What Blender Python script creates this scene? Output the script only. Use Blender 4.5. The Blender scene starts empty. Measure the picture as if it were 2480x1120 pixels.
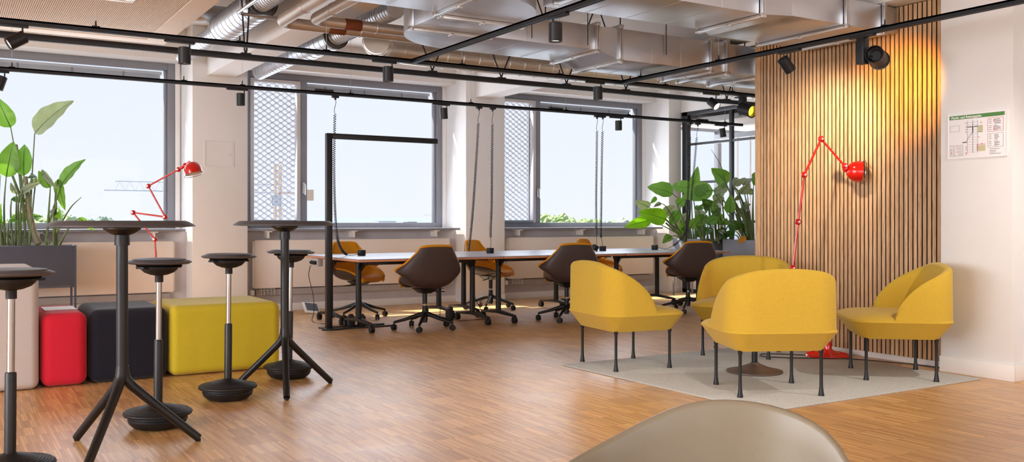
import bpy, bmesh, math, random
from mathutils import Vector, Matrix, Euler
random.seed(7)
PI = math.pi
SC = bpy.context.scene
COL = SC.collection

# ------------------------------------------------------------------ materials
def lin(c):
    return tuple((x / 12.92 if x <= 0.04045 else ((x + 0.055) / 1.055) ** 2.4) for x in c)
def s8(r, g, b):
    return lin((r / 255, g / 255, b / 255))
def newmat(name):
    m = bpy.data.materials.new(name); m.use_nodes = True
    nt = m.node_tree; b = nt.nodes['Principled BSDF']
    return m, nt, b
def N(nt, kind, **kw):
    n = nt.nodes.new(kind)
    for k, v in kw.items(): setattr(n, k, v)
    return n
def L(nt, a, b): nt.links.new(a, b)
def mapped(nt, scale=(1, 1, 1), coord='Object', rot=(0, 0, 0)):
    tc = N(nt, 'ShaderNodeTexCoord'); mp = N(nt, 'ShaderNodeMapping')
    mp.inputs['Scale'].default_value = scale; mp.inputs['Rotation'].default_value = rot
    L(nt, tc.outputs[coord], mp.inputs['Vector'])
    return mp.outputs['Vector']
def basic(name, col, rough=0.5, metal=0.0, var=0.06, nscale=6.0, bump=0.0, bscale=200.0, coat=0.0, sheen=0.0, spec=0.5, stretch=(1, 1, 1)):
    m, nt, b = newmat(name)
    v = mapped(nt, stretch)
    n = N(nt, 'ShaderNodeTexNoise'); n.inputs['Scale'].default_value = nscale; n.inputs['Detail'].default_value = 3
    L(nt, v, n.inputs['Vector'])
    r = N(nt, 'ShaderNodeValToRGB')
    r.color_ramp.elements[0].position = 0.3; r.color_ramp.elements[1].position = 0.7
    r.color_ramp.elements[0].color = tuple(c * (1 - var) for c in col) + (1,)
    r.color_ramp.elements[1].color = tuple(min(1, c * (1 + var)) for c in col) + (1,)
    L(nt, n.outputs['Fac'], r.inputs['Fac']); L(nt, r.outputs['Color'], b.inputs['Base Color'])
    b.inputs['Roughness'].default_value = rough; b.inputs['Metallic'].default_value = metal
    b.inputs['Specular IOR Level'].default_value = spec
    if coat: b.inputs['Coat Weight'].default_value = coat; b.inputs['Coat Roughness'].default_value = 0.08
    if sheen: b.inputs['Sheen Weight'].default_value = sheen
    if bump:
        n2 = N(nt, 'ShaderNodeTexNoise'); n2.inputs['Scale'].default_value = bscale; n2.inputs['Detail'].default_value = 2
        L(nt, v, n2.inputs['Vector'])
        bp = N(nt, 'ShaderNodeBump'); bp.inputs['Strength'].default_value = bump; bp.inputs['Distance'].default_value = 0.002
        L(nt, n2.outputs['Fac'], bp.inputs['Height']); L(nt, bp.outputs['Normal'], b.inputs['Normal'])
    return m
def fabric(name, col, var=0.07, scale=420.0):
    m, nt, b = newmat(name)
    v1 = mapped(nt, (scale, scale, scale * 0.06)); v2 = mapped(nt, (scale * 0.06, scale * 0.06, scale))
    out = []
    for v in (v1, v2):
        n = N(nt, 'ShaderNodeTexNoise'); n.inputs['Scale'].default_value = 1.0; n.inputs['Detail'].default_value = 2
        L(nt, v, n.inputs['Vector']); out.append(n.outputs['Fac'])
    a = N(nt, 'ShaderNodeMath', operation='ADD'); L(nt, out[0], a.inputs[0]); L(nt, out[1], a.inputs[1])
    r = N(nt, 'ShaderNodeMapRange'); r.inputs['From Min'].default_value = 0.7; r.inputs['From Max'].default_value = 1.3
    L(nt, a.outputs[0], r.inputs['Value'])
    mx = N(nt, 'ShaderNodeMix', data_type='RGBA')
    mx.inputs['A'].default_value = tuple(c * (1 - var) for c in col) + (1,)
    mx.inputs['B'].default_value = tuple(min(1, c * (1 + var)) for c in col) + (1,)
    L(nt, r.outputs['Result'], mx.inputs['Factor']); L(nt, mx.outputs['Result'], b.inputs['Base Color'])
    b.inputs['Roughness'].default_value = 0.9; b.inputs['Sheen Weight'].default_value = 0.15
    b.inputs['Specular IOR Level'].default_value = 0.2
    bp = N(nt, 'ShaderNodeBump'); bp.inputs['Strength'].default_value = 0.25; bp.inputs['Distance'].default_value = 0.001
    L(nt, r.outputs['Result'], bp.inputs['Height']); L(nt, bp.outputs['Normal'], b.inputs['Normal'])
    return m
def emit(name, col, strength):
    m, nt, b = newmat(name)
    b.inputs['Base Color'].default_value = (*col, 1); b.inputs['Emission Color'].default_value = (*col, 1)
    b.inputs['Emission Strength'].default_value = strength
    return m
def glassmat(name, tint=(0.97, 0.98, 0.99), refl=0.05):
    m = bpy.data.materials.new(name); m.use_nodes = True; nt = m.node_tree; nt.nodes.clear()
    o = N(nt, 'ShaderNodeOutputMaterial'); t = N(nt, 'ShaderNodeBsdfTransparent'); g = N(nt, 'ShaderNodeBsdfGlossy')
    t.inputs['Color'].default_value = (*tint, 1); g.inputs['Roughness'].default_value = 0.02
    lw = N(nt, 'ShaderNodeLayerWeight'); pw = N(nt, 'ShaderNodeMath', operation='POWER'); pw.inputs[1].default_value = 5.0
    L(nt, lw.outputs['Facing'], pw.inputs[0]); f = N(nt, 'ShaderNodeMath', operation='MULTIPLY_ADD'); f.inputs[1].default_value = 0.4; f.inputs[2].default_value = 0.006
    L(nt, pw.outputs[0], f.inputs[0])
    mx = N(nt, 'ShaderNodeMixShader')
    L(nt, f.outputs[0], mx.inputs[0]); L(nt, t.outputs[0], mx.inputs[1]); L(nt, g.outputs[0], mx.inputs[2]); L(nt, mx.outputs[0], o.inputs['Surface'])
    return m
def floor_mat():
    m, nt, b = newmat('industrial parquet')
    tc = N(nt, 'ShaderNodeTexCoord'); sp = N(nt, 'ShaderNodeSeparateXYZ'); cb = N(nt, 'ShaderNodeCombineXYZ')
    L(nt, tc.outputs['Object'], sp.inputs[0])
    L(nt, sp.outputs['Y'], cb.inputs['X']); L(nt, sp.outputs['X'], cb.inputs['Y'])
    def brick(w, h, c1, c2, mortar, msize, seed=0.0):
        br = N(nt, 'ShaderNodeTexBrick'); br.offset = 0.0; br.offset_frequency = 2; br.squash = 1.0
        br.inputs['Scale'].default_value = 1.0; br.inputs['Brick Width'].default_value = w; br.inputs['Row Height'].default_value = h
        br.inputs['Color1'].default_value = c1; br.inputs['Color2'].default_value = c2; br.inputs['Mortar'].default_value = mortar
        br.inputs['Mortar Size'].default_value = msize; br.inputs['Bias'].default_value = seed
        L(nt, cb.outputs[0], br.inputs['Vector']); return br
    a = brick(0.20, 0.0145, (*s8(196, 144, 88), 1), (*s8(238, 194, 130), 1), (*s8(170, 118, 68), 1), 0.0006)
    c = brick(0.20, 0.20, (0.90, 0.89, 0.88, 1), (1.08, 1.07, 1.05, 1), (1, 1, 1, 1), 0.0)
    mu = N(nt, 'ShaderNodeMix', data_type='RGBA', blend_type='MULTIPLY'); mu.inputs['Factor'].default_value = 1.0
    L(nt, a.outputs['Color'], mu.inputs['A']); L(nt, c.outputs['Color'], mu.inputs['B'])
    n = N(nt, 'ShaderNodeTexNoise'); n.inputs['Scale'].default_value = 1.0; n.inputs['Detail'].default_value = 4
    L(nt, mapped(nt, (90, 6, 1)), n.inputs['Vector'])
    r = N(nt, 'ShaderNodeValToRGB'); r.color_ramp.elements[0].color = (0.82, 0.80, 0.78, 1); r.color_ramp.elements[1].color = (1.12, 1.12, 1.12, 1)
    L(nt, n.outputs['Fac'], r.inputs['Fac'])
    m2 = N(nt, 'ShaderNodeMix', data_type='RGBA', blend_type='MULTIPLY'); m2.inputs['Factor'].default_value = 1.0
    L(nt, mu.outputs['Result'], m2.inputs['A']); L(nt, r.outputs['Color'], m2.inputs['B'])
    L(nt, m2.outputs['Result'], b.inputs['Base Color'])
    n3 = N(nt, 'ShaderNodeTexNoise'); n3.inputs['Scale'].default_value = 3.0; n3.inputs['Detail'].default_value = 6
    L(nt, mapped(nt), n3.inputs['Vector'])
    mr = N(nt, 'ShaderNodeMapRange'); mr.inputs['To Min'].default_value = 0.30; mr.inputs['To Max'].default_value = 0.52
    L(nt, n3.outputs['Fac'], mr.inputs['Value']); L(nt, mr.outputs['Result'], b.inputs['Roughness'])
    b.inputs['Specular IOR Level'].default_value = 0.9; b.inputs['Coat Weight'].default_value = 0.35; b.inputs['Coat Roughness'].default_value = 0.36; b.inputs['Coat IOR'].default_value = 1.6
    bp = N(nt, 'ShaderNodeBump'); bp.inputs['Strength'].default_value = 0.12; bp.inputs['Distance'].default_value = 0.002
    L(nt, a.outputs['Fac'], bp.inputs['Height']); bp.invert = True
    L(nt, bp.outputs['Normal'], b.inputs['Normal'])
    return m
def slat_mat():
    m, nt, b = newmat('oak slat veneer')
    tc = N(nt, 'ShaderNodeTexCoord'); sp = N(nt, 'ShaderNodeSeparateXYZ'); L(nt, tc.outputs['Object'], sp.inputs[0])
    d = N(nt, 'ShaderNodeMath', operation='DIVIDE'); d.inputs[1].default_value = 0.04; L(nt, sp.outputs['Y'], d.inputs[0])
    fl = N(nt, 'ShaderNodeMath', operation='FLOOR'); L(nt, d.outputs[0], fl.inputs[0])
    wn = N(nt, 'ShaderNodeTexWhiteNoise', noise_dimensions='1D'); L(nt, fl.outputs[0], wn.inputs['W'])
    off = N(nt, 'ShaderNodeMath', operation='MULTIPLY'); off.inputs[1].default_value = 30; L(nt, wn.outputs['Value'], off.inputs[0])
    zz = N(nt, 'ShaderNodeMath', operation='ADD'); L(nt, sp.outputs['Z'], zz.inputs[0]); L(nt, off.outputs[0], zz.inputs[1])
    cb = N(nt, 'ShaderNodeCombineXYZ'); L(nt, sp.outputs['X'], cb.inputs['X']); L(nt, sp.outputs['Y'], cb.inputs['Y']); L(nt, zz.outputs[0], cb.inputs['Z'])
    mp = N(nt, 'ShaderNodeMapping'); mp.inputs['Scale'].default_value = (60, 90, 5); L(nt, cb.outputs[0], mp.inputs['Vector'])
    n = N(nt, 'ShaderNodeTexNoise'); n.inputs['Scale'].default_value = 1.0; n.inputs['Detail'].default_value = 5; n.inputs['Distortion'].default_value = 1.2
    L(nt, mp.outputs[0], n.inputs['Vector'])
    r = N(nt, 'ShaderNodeValToRGB')
    r.color_ramp.elements[0].position = 0.3; r.color_ramp.elements[1].position = 0.65
    r.color_ramp.elements[0].color = (*s8(184, 138, 98), 1); r.color_ramp.elements[1].color = (*s8(226, 188, 146), 1)
    L(nt, n.outputs['Fac'], r.inputs['Fac'])
    mr = N(nt, 'ShaderNodeMapRange'); mr.inputs['To Min'].default_value = 0.82; mr.inputs['To Max'].default_value = 1.1; L(nt, wn.outputs['Value'], mr.inputs['Value'])
    mx = N(nt, 'ShaderNodeMix', data_type='RGBA', blend_type='MULTIPLY'); mx.inputs['Factor'].default_value = 1.0
    L(nt, r.outputs['Color'], mx.inputs['A']); L(nt, mr.outputs['Result'], mx.inputs['B'])
    L(nt, mx.outputs['Result'], b.inputs['Base Color']); b.inputs['Roughness'].default_value = 0.55
    return m
def leaf_mat(name, col, col2):
    m = bpy.data.materials.new(name); m.use_nodes = True; nt = m.node_tree
    b = nt.nodes['Principled BSDF']; o = nt.nodes['Material Output']
    tc = N(nt, 'ShaderNodeTexCoord'); w = N(nt, 'ShaderNodeTexWave'); w.inputs['Scale'].default_value = 9.0; w.inputs['Distortion'].default_value = 0.6
    L(nt, tc.outputs['UV'], w.inputs['Vector'])
    n = N(nt, 'ShaderNodeTexNoise'); n.inputs['Scale'].default_value = 5.0; L(nt, tc.outputs['Object'], n.inputs['Vector'])
    mx = N(nt, 'ShaderNodeMix', data_type='RGBA'); mx.inputs['A'].default_value = (*col, 1); mx.inputs['B'].default_value = (*col2, 1)
    md = N(nt, 'ShaderNodeMath', operation='MULTIPLY_ADD'); md.inputs[1].default_value = 0.35; L(nt, w.outputs['Fac'], md.inputs[0])
    m5 = N(nt, 'ShaderNodeMath', operation='MULTIPLY'); m5.inputs[1].default_value = 0.65; L(nt, n.outputs['Fac'], m5.inputs[0]); L(nt, m5.outputs[0], md.inputs[2])
    L(nt, md.outputs[0], mx.inputs['Factor']); L(nt, mx.outputs['Result'], b.inputs['Base Color'])
    b.inputs['Roughness'].default_value = 0.32
    t = N(nt, 'ShaderNodeBsdfTranslucent'); br = N(nt, 'ShaderNodeMix', data_type='RGBA', blend_type='MULTIPLY'); br.inputs['Factor'].default_value = 1
    L(nt, mx.outputs['Result'], br.inputs['A']); br.inputs['B'].default_value = (1.25, 1.2, 0.5, 1); L(nt, br.outputs['Result'], t.inputs['Color'])
    ms = N(nt, 'ShaderNodeMixShader'); ms.inputs[0].default_value = 0.28
    L(nt, b.outputs[0], ms.inputs[1]); L(nt, t.outputs[0], ms.inputs[2]); L(nt, ms.outputs[0], o.inputs['Surface'])
    bp = N(nt, 'ShaderNodeBump'); bp.inputs['Strength'].default_value = 0.25; bp.inputs['Distance'].default_value = 0.004
    L(nt, w.outputs['Fac'], bp.inputs['Height']); L(nt, bp.outputs['Normal'], b.inputs['Normal'])
    return m
def duct_mat(name, col=(0.72, 0.71, 0.70), rough=0.34):
    m, nt, b = newmat(name)
    n = N(nt, 'ShaderNodeTexNoise'); n.inputs['Scale'].default_value = 1.0; n.inputs['Detail'].default_value = 5
    L(nt, mapped(nt, (3, 12, 9)), n.inputs['Vector'])
    mr = N(nt, 'ShaderNodeMapRange'); mr.inputs['To Min'].default_value = rough - 0.08; mr.inputs['To Max'].default_value = rough + 0.12
    L(nt, n.outputs['Fac'], mr.inputs['Value']); L(nt, mr.outputs['Result'], b.inputs['Roughness'])
    mx = N(nt, 'ShaderNodeMix', data_type='RGBA'); mx.inputs['A'].default_value = tuple(c * .88 for c in col) + (1,); mx.inputs['B'].default_value = tuple(min(1, c * 1.1) for c in col) + (1,)
    L(nt, n.outputs['Fac'], mx.inputs['Factor']); L(nt, mx.outputs['Result'], b.inputs['Base Color'])
    b.inputs['Metallic'].default_value = 0.92
    return m

M = {}
M['wall'] = basic('white wall paint', s8(236, 234, 233), 0.85, bump=0.05, bscale=90, var=0.012)
M['ceil'] = basic('ceiling paint', s8(236, 232, 228), 0.9, var=0.02)
M['trim'] = basic('white trim paint', s8(240, 236, 233), 0.45, var=0.01)
M['panel'] = basic('perforated ceiling board', s8(240, 228, 216), 0.8, var=0.02)
M['groove'] = basic('ceiling board groove', s8(190, 168, 150), 0.9, var=0.03)
M['floor'] = floor_mat()
M['slat'] = slat_mat()
M['felt_black'] = basic('black felt backing', s8(24, 22, 22), 0.95)
M['black'] = basic('black powder coat', s8(15, 15, 17), 0.42, var=0.05, bump=0.05, bscale=400)
M['rubber'] = basic('black rubber', s8(14, 14, 16), 0.55)
M['track'] = basic('track black anodised', s8(19, 19, 23), 0.45)
M['tabletop'] = basic('dark grey tabletop', s8(78, 76, 80), 0.5, bump=0.08, bscale=500)
M['chrome'] = basic('polished steel', (0.46, 0.46, 0.47), 0.16, 1.0, var=0.02)
M['steel'] = basic('brushed steel', (0.70, 0.70, 0.70), 0.3, 0.95)
M['duct'] = duct_mat('galvanised duct', (0.66, 0.69, 0.74), 0.36)
M['duct_floor_glow'] = duct_mat('galvanised duct with floor glow', (0.74, 0.66, 0.56), 0.34)  # warm tint painted in for the floor's orange reflection
M['duct_dark'] = duct_mat('galvanised duct side', (0.52, 0.48, 0.44), 0.4)
M['foil'] = duct_mat('foil pipe lagging', (0.62, 0.54, 0.48), 0.46)
M['foam'] = basic('dark duct lining', s8(88, 84, 82), 0.9)
M['rust'] = basic('rust brown tape', s8(120, 62, 30), 0.7, var=0.2, nscale=30)
M['frame'] = basic('grey window frame', s8(136, 138, 147), 0.4, var=0.02)
M['sash_white'] = basic('light sash trim', s8(206, 202, 202), 0.45, var=0.02)
M['mesh'] = basic('expanded metal', s8(212, 214, 222), 0.6, 0.0)
M['blind'] = basic('aluminium blind', s8(200, 204, 210), 0.4, 0.3)
M['glass'] = glassmat('window glass')
M['radiator'] = basic('radiator enamel', s8(243, 232, 224), 0.4, var=0.01)
M['duct_trunk'] = basic('grey trunking', s8(176, 170, 168), 0.5)
M['parapet'] = basic('grey parapet', s8(196, 190, 192), 0.7)
M['mustard'] = fabric('mustard wool', s8(208, 172, 60))
M['mustard2'] = fabric('olive yellow velour', s8(204, 182, 46), 0.025, 300)
M['beigefab'] = fabric('pale beige velour', s8(206, 198, 194), 0.025, 300)
M['redfab'] = fabric('raspberry red velour', s8(214, 36, 58), 0.03, 300)
M['blackfab'] = fabric('black velour', s8(30, 30, 40), 0.05, 300)
M['amber'] = fabric('amber upholstery', s8(216, 142, 4), 0.06, 300)
M['shell'] = basic('brown plastic shell', s8(62, 47, 44), 0.48, bump=0.06, bscale=500)
M['shellgrey'] = basic('greige plastic shell', s8(132, 123, 104), 0.34, bump=0.04, bscale=600, var=0.02)
M['desk'] = basic('grey laminate desktop', s8(150, 148, 162), 0.35, var=0.02)
M['deskedge'] = basic('beech plywood edge', s8(206, 136, 92), 0.5, var=0.12, nscale=40)
M['rug'] = basic('grey loop pile', s8(196, 198, 194), 0.95, var=0.32, nscale=260, bump=0.6, bscale=260)
M['red'] = basic('glossy red enamel', s8(214, 22, 10), 0.12, coat=0.6, var=0.02)
M['white'] = basic('white enamel', s8(245, 243, 238), 0.4, var=0.01)
M['planter'] = basic('dark grey planter steel', s8(76, 80, 94), 0.5, var=0.03)
M['planterlight'] = basic('mid grey planter steel', s8(126, 130, 142), 0.45, var=0.03)
M['soil'] = basic('dark soil', s8(50, 38, 30), 0.95, var=0.3, nscale=60, bump=0.8, bscale=80)
M['leaf'] = leaf_mat('strelitzia leaf', s8(74, 126, 48), s8(122, 170, 76))
M['leaflime'] = leaf_mat('young lime leaf', s8(96, 160, 26), s8(146, 204, 40))
M['leafgrey'] = leaf_mat('grey green leaf back', s8(112, 130, 110), s8(158, 172, 152))
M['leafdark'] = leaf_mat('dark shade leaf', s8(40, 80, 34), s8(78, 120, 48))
M['leafdead'] = leaf_mat('withered orange leaf', s8(214, 138, 20), s8(232, 170, 50))
M['stem'] = basic('green leaf stalk', s8(96, 112, 62), 0.5, var=0.2, nscale=12)
M['husk'] = basic('tan plant trunk', s8(134, 126, 100), 0.7, var=0.25, nscale=14)
M['coil'] = basic('black cable rubber', s8(28, 27, 29), 0.5)
M['lens'] = emit('spot lens', (1.0, 0.82, 0.74), 2.2)
M['lens_on'] = emit('bright spot lens', (1.0, 0.85, 0.72), 6.0)
M['lens_yel'] = emit('yellow spot lens', (1.0, 0.62, 0.02), 5.0)
M['bezel'] = basic('spot reflector', (0.6, 0.45, 0.4), 0.3, 0.6)
M['pedestal'] = basic('bronze powder coat', s8(92, 74, 64), 0.4, var=0.03)
M['paper'] = basic('white printed paper', s8(246, 244, 246), 0.6, var=0.01)
M['signgreen'] = basic('sign green', s8(86, 140, 74), 0.5)
M['signred'] = basic('sign red', s8(204, 74, 70), 0.5)
M['signgrey'] = basic('sign grey line', s8(128, 120, 122), 0.5)
M['signdark'] = basic('sign dark line', s8(70, 64, 66), 0.5)
M['signbeige'] = basic('sign beige fill', s8(206, 200, 158), 0.5)
M['signpale'] = basic('sign pale fill', s8(222, 214, 216), 0.5)
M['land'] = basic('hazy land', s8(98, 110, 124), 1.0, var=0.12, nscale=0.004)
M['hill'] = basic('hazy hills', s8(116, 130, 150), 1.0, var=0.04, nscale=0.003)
M['tree'] = basic('hazy tree foliage', s8(150, 172, 118), 0.9, var=0.3, nscale=0.9)  # pale tone holds the distance haze in the colour
M['treeb'] = basic('distant hazy tree foliage', s8(150, 170, 150), 0.9, var=0.3, nscale=0.7)  # greyer green, again with haze put into the colour
M['trunk'] = basic('tree bark', s8(92, 78, 64), 0.9)
M['crane'] = basic('hazy yellow crane steel', s8(222, 190, 160), 0.6)  # yellow paled to put distance haze into the colour
M['cranegrey'] = basic('crane grey steel', s8(190, 196, 204), 0.6)
M['curtain'] = basic('white vertical louvre', s8(236, 236, 238), 0.8, var=0.02)
M['concrete'] = basic('light grey concrete', s8(190, 186, 182), 0.85)
M['darkframe'] = basic('black glazing bar', s8(44, 45, 50), 0.4)
M['cas_white'] = basic('cassette white', s8(250, 244, 230), 0.4, var=0.01)
M['cas_tan'] = basic('cassette panel', s8(226, 200, 178), 0.6, var=0.03)

# ------------------------------------------------------------------ mesh builder
WORLD = {}
class MB:
    def __init__(s): s.v = []; s.f = []; s.uv = None; s.M = Matrix.Identity(4)
    def add(s, vs, fs):
        o = len(s.v); s.v += [tuple(s.M @ Vector(p)) for p in vs]; s.f += [tuple(i + o for i in f) for f in fs]; return s
    def box(s, x0, x1, y0, y1, z0, z1):
        if x0 > x1: x0, x1 = x1, x0
        if y0 > y1: y0, y1 = y1, y0
        if z0 > z1: z0, z1 = z1, z0
        return s.add([(x0, y0, z0), (x1, y0, z0), (x1, y1, z0), (x0, y1, z0), (x0, y0, z1), (x1, y0, z1), (x1, y1, z1), (x0, y1, z1)],
              [(3, 2, 1, 0), (4, 5, 6, 7), (0, 1, 5, 4), (1, 2, 6, 5), (2, 3, 7, 6), (3, 0, 4, 7)])
    def cbox(s, c, size):
        return s.box(c[0] - size[0] / 2, c[0] + size[0] / 2, c[1] - size[1] / 2, c[1] + size[1] / 2, c[2] - size[2] / 2, c[2] + size[2] / 2)
    def loft(s, rings, closed=True, cap0=True, cap1=True):
        n = len(rings[0]); vs = [p for r in rings for p in r]; fs = []
        for i in range(len(rings) - 1):
            for j in range(n if closed else n - 1):
                k = (j + 1) % n
                fs.append((i * n + j, i * n + k, (i + 1) * n + k, (i + 1) * n + j))
        if cap0: fs.append(tuple(reversed(range(n))))
        if cap1: fs.append(tuple((len(rings) - 1) * n + j for j in range(n)))
        return s.add(vs, fs)
    def lathe(s, prof, n=32, c=(0, 0, 0), axis=(0, 0, 1), caps=True):
        q = Vector((0, 0, 1)).rotation_difference(Vector(axis).normalized())
        rings = []
        for r, z in prof:
            r = max(r, 1e-4)
            rings.append([tuple(Vector(c) + q @ Vector((r * math.cos(2 * PI * k / n), r * math.sin(2 * PI * k / n), z))) for k in range(n)])
        return s.loft(rings, True, caps, caps)
    def tube(s, pts, r, n=10, caps=True):
        pts = [Vector(p) for p in pts]; rr = r if isinstance(r, (list, tuple)) else [r] * len(pts)
        rings = []; up = None
        for i, p in enumerate(pts):
            t = (pts[min(i + 1, len(pts) - 1)] - pts[max(i - 1, 0)])
            if t.length < 1e-9: t = Vector((0, 0, 1))
            t.normalize()
            if up is None:
                up = Vector((0, 0, 1)) if abs(t.z) < 0.9 else Vector((1, 0, 0))
            up = (up - t * up.dot(t));
            if up.length < 1e-6: up = t.orthogonal()
            up.normalize(); sd = t.cross(up)
            rings.append([tuple(p + (up * math.cos(2 * PI * k / n) + sd * math.sin(2 * PI * k / n)) * rr[i]) for k in range(n)])
        return s.loft(rings, True, caps, caps)
    def sphere(s, c, r, n=16, m=10, sq=(1, 1, 1)):
        rings = []
        for i in range(1, m):
            a = PI * i / m
            rings.append([(c[0] + r * sq[0] * math.sin(a) * math.cos(2 * PI * k / n), c[1] + r * sq[1] * math.sin(a) * math.sin(2 * PI * k / n), c[2] - r * sq[2] * math.cos(a)) for k in range(n)])
        return s.loft(rings)
    def torus(s, c, R, r, axis=(0, 0, 1), n=32, m=8):
        q = Vector((0, 0, 1)).rotation_difference(Vector(axis).normalized())
        pts = []; fs = []
        for i in range(n):
            a = 2 * PI * i / n
            for j in range(m):
                b = 2 * PI * j / m
                pts.append(tuple(Vector(c) + q @ Vector(((R + r * math.cos(b)) * math.cos(a), (R + r * math.cos(b)) * math.sin(a), r * math.sin(b)))))
        for i in range(n):
            for j in range(m):
                fs.append((i * m + j, ((i + 1) % n) * m + j, ((i + 1) % n) * m + (j + 1) % m, i * m + (j + 1) % m))
        return s.add(pts, fs)
    def prism(s, poly, z0, z1):
        return s.loft([[(x, y, z0) for x, y in poly], [(x, y, z1) for x, y in poly]])
    def grid(s, fn, nu, nv, closed=False):
        vs = [fn(i / (nu - 1), j / (nv - 1)) for j in range(nv) for i in range(nu)]
        fs = [(j * nu + i, j * nu + i + 1, (j + 1) * nu + i + 1, (j + 1) * nu + i) for j in range(nv - 1) for i in range(nu - 1)]
        return s.add(vs, fs)
    def build(s, name, mat, parent=None, bevel=0.0, seg=2, smooth=35, recenter=None, uv=None):
        off = Vector((0, 0, 0))
        if parent is not None: off = WORLD.get(parent.name, Vector((0, 0, 0)))
        elif recenter is not False:
            xs = [p[0] for p in s.v]; ys = [p[1] for p in s.v]; zs = [p[2] for p in s.v]
            off = Vector(((min(xs) + max(xs)) / 2, (min(ys) + max(ys)) / 2, min(zs)))
        me = bpy.data.meshes.new(name)
        me.from_pydata([tuple(Vector(p) - off) for p in s.v], [], s.f)
        bm = bmesh.new(); bm.from_mesh(me)
        bmesh.ops.recalc_face_normals(bm, faces=bm.faces)
        if bevel:
            ed = [e for e in bm.edges if len(e.link_faces) == 2 and e.calc_face_angle(0) > 0.5]
            bmesh.ops.bevel(bm, geom=ed, offset=bevel, segments=seg, profile=0.5, affect='EDGES', clamp_overlap=True)
        bm.to_mesh(me); bm.free()
        if uv:
            lay = me.uv_layers.new(name='UVMap')
            for lp in me.loops: lay.data[lp.index].uv = uv[lp.vertex_index] if lp.vertex_index < len(uv) else (0, 0)
        if smooth:
            for p in me.polygons: p.use_smooth = True
            me.set_sharp_from_angle(angle=math.radians(smooth))
        me.materials.append(M[mat] if isinstance(mat, str) else mat)
        o = bpy.data.objects.new(name, me); COL.objects.link(o)
        if parent is not None:
            o.parent = parent
            if parent.name in WORLD: WORLD[o.name] = WORLD[parent.name]
        else: o.location = off
        return o

def tag(o, label, cat, group=None, kind=None):
    o['label'] = label; o['category'] = cat
    if group: o['group'] = group
    if kind: o['kind'] = kind
    return o
def struct(o, label=None):
    o['kind'] = 'structure'
    if label: o['label'] = label
    return o
def thing(name, label, cat, loc=(0, 0, 0), rotz=0.0, group=None, world=False):
    o = bpy.data.objects.new(name, None); COL.objects.link(o); o.location = loc; o.rotation_euler = (0, 0, rotz)
    o.empty_display_size = 0.1
    tag(o, label, cat, group)
    if world: WORLD[o.name] = Vector(loc)
    return o
def dup(root, loc, rotz, label, group=None):
    r = root.copy(); COL.objects.link(r); r.location = loc; r.rotation_euler = (0, 0, rotz); r['label'] = label
    if group: r['group'] = group
    for ch in list(root.children):
        c = ch.copy(); COL.objects.link(c); c.parent = r
        for g in list(ch.children):
            d = g.copy(); COL.objects.link(d); d.parent = c
    return r
def bez(p0, p1, p2, n=12):
    p0, p1, p2 = Vector(p0), Vector(p1), Vector(p2)
    return [p0 * (1 - t) ** 2 + p1 * 2 * t * (1 - t) + p2 * t * t for t in [i / n for i in range(n + 1)]]
def catmull(pts, n=8):
    P = [Vector(p) for p in pts]; P = [P[0] * 2 - P[1]] + P + [P[-1] * 2 - P[-2]]; out = []
    for i in range(1, len(P) - 2):
        for k in range(n):
            t = k / n; a, b, c, d = P[i - 1], P[i], P[i + 1], P[i + 2]
            out.append(0.5 * ((2 * b) + (c - a) * t + (2 * a - 5 * b + 4 * c - d) * t * t + (3 * b - a - 3 * c + d) * t ** 3))
    out.append(P[-2]); return out
def interp(tab, x):
    if x <= tab[0][0]: return tab[0][1]
    for (a, b), (c, d) in zip(tab, tab[1:]):
        if x <= c: return b + (d - b) * (x - a) / (c - a)
    return tab[-1][1]
def rrect(hx, hy, r, z, n=6, cx=0, cy=0):
    out = []
    for sx, sy, a0 in ((1, 1, 0), (-1, 1, PI / 2), (-1, -1, PI), (1, -1, 3 * PI / 2)):
        for k in range(n + 1):
            a = a0 + PI / 2 * k / n
            out.append((cx + sx * (hx - r) + r * math.cos(a), cy + sy * (hy - r) + r * math.sin(a), z))
    return out
# ------------------------------------------------------------------ room shell
XL, XR, YB, YW, HC = -7.0, 9.85, -5.0, 11.2, 3.35
struct(MB().box(XL, 14.0, YB, 11.7, -0.12, 0.0).build('floor', 'floor', smooth=0))
struct(MB().box(XL, 14.0, YB - .3, 11.7, HC, HC + 0.2).build('ceiling', 'ceil', smooth=0))
PIL = [(-4.72, -4.09), (-1.14, -0.51), (2.44, 3.07), (6.0, 6.61), (9.58, 9.83)]
for a, b in PIL:
    struct(MB().box(a, b, 10.9, 11.62, 0, HC).build('pillar', 'wall', bevel=0.006, seg=2))
par = MB(); lin_ = MB()
for (a, b), (c, d) in zip(PIL, PIL[1:]):
    par.box(b, c, YW, 11.62, 0.0, 0.985); lin_.box(b, c, YW, 11.62, 2.98, HC)
par.box(XL, PIL[0][0], YW, 11.62, 0, .985); lin_.box(XL, PIL[0][0], YW, 11.62, 2.98, HC)
par.box(9.83, 14, YW, 11.62, 0, .6); lin_.box(9.83, 14, YW, 11.62, 2.7, HC)
struct(par.build('wall_back', 'parapet', smooth=0)); struct(lin_.build('wall_back_lintel', 'wall', bevel=.004))
bs = MB()
for (a, b), (c, d) in zip(PIL, PIL[1:]):
    bs.box(b, c, YW - .015, YW, 0, .09); bs.box(a, b, 10.885, 10.9, 0, .09)
bs.box(9.58, 9.83, 10.885, 10.9, 0, .09)
struct(bs.build('baseboard_back', 'trim', bevel=.003))
# concrete downstand beams running to the pillars
for a, b in ((-0.95, -0.65), (2.60, 2.91), (6.15, 6.44)):
    struct(MB().box(a, b, YB, 10.9, 2.78, HC).build('beam', 'wall', bevel=.006))
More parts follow.
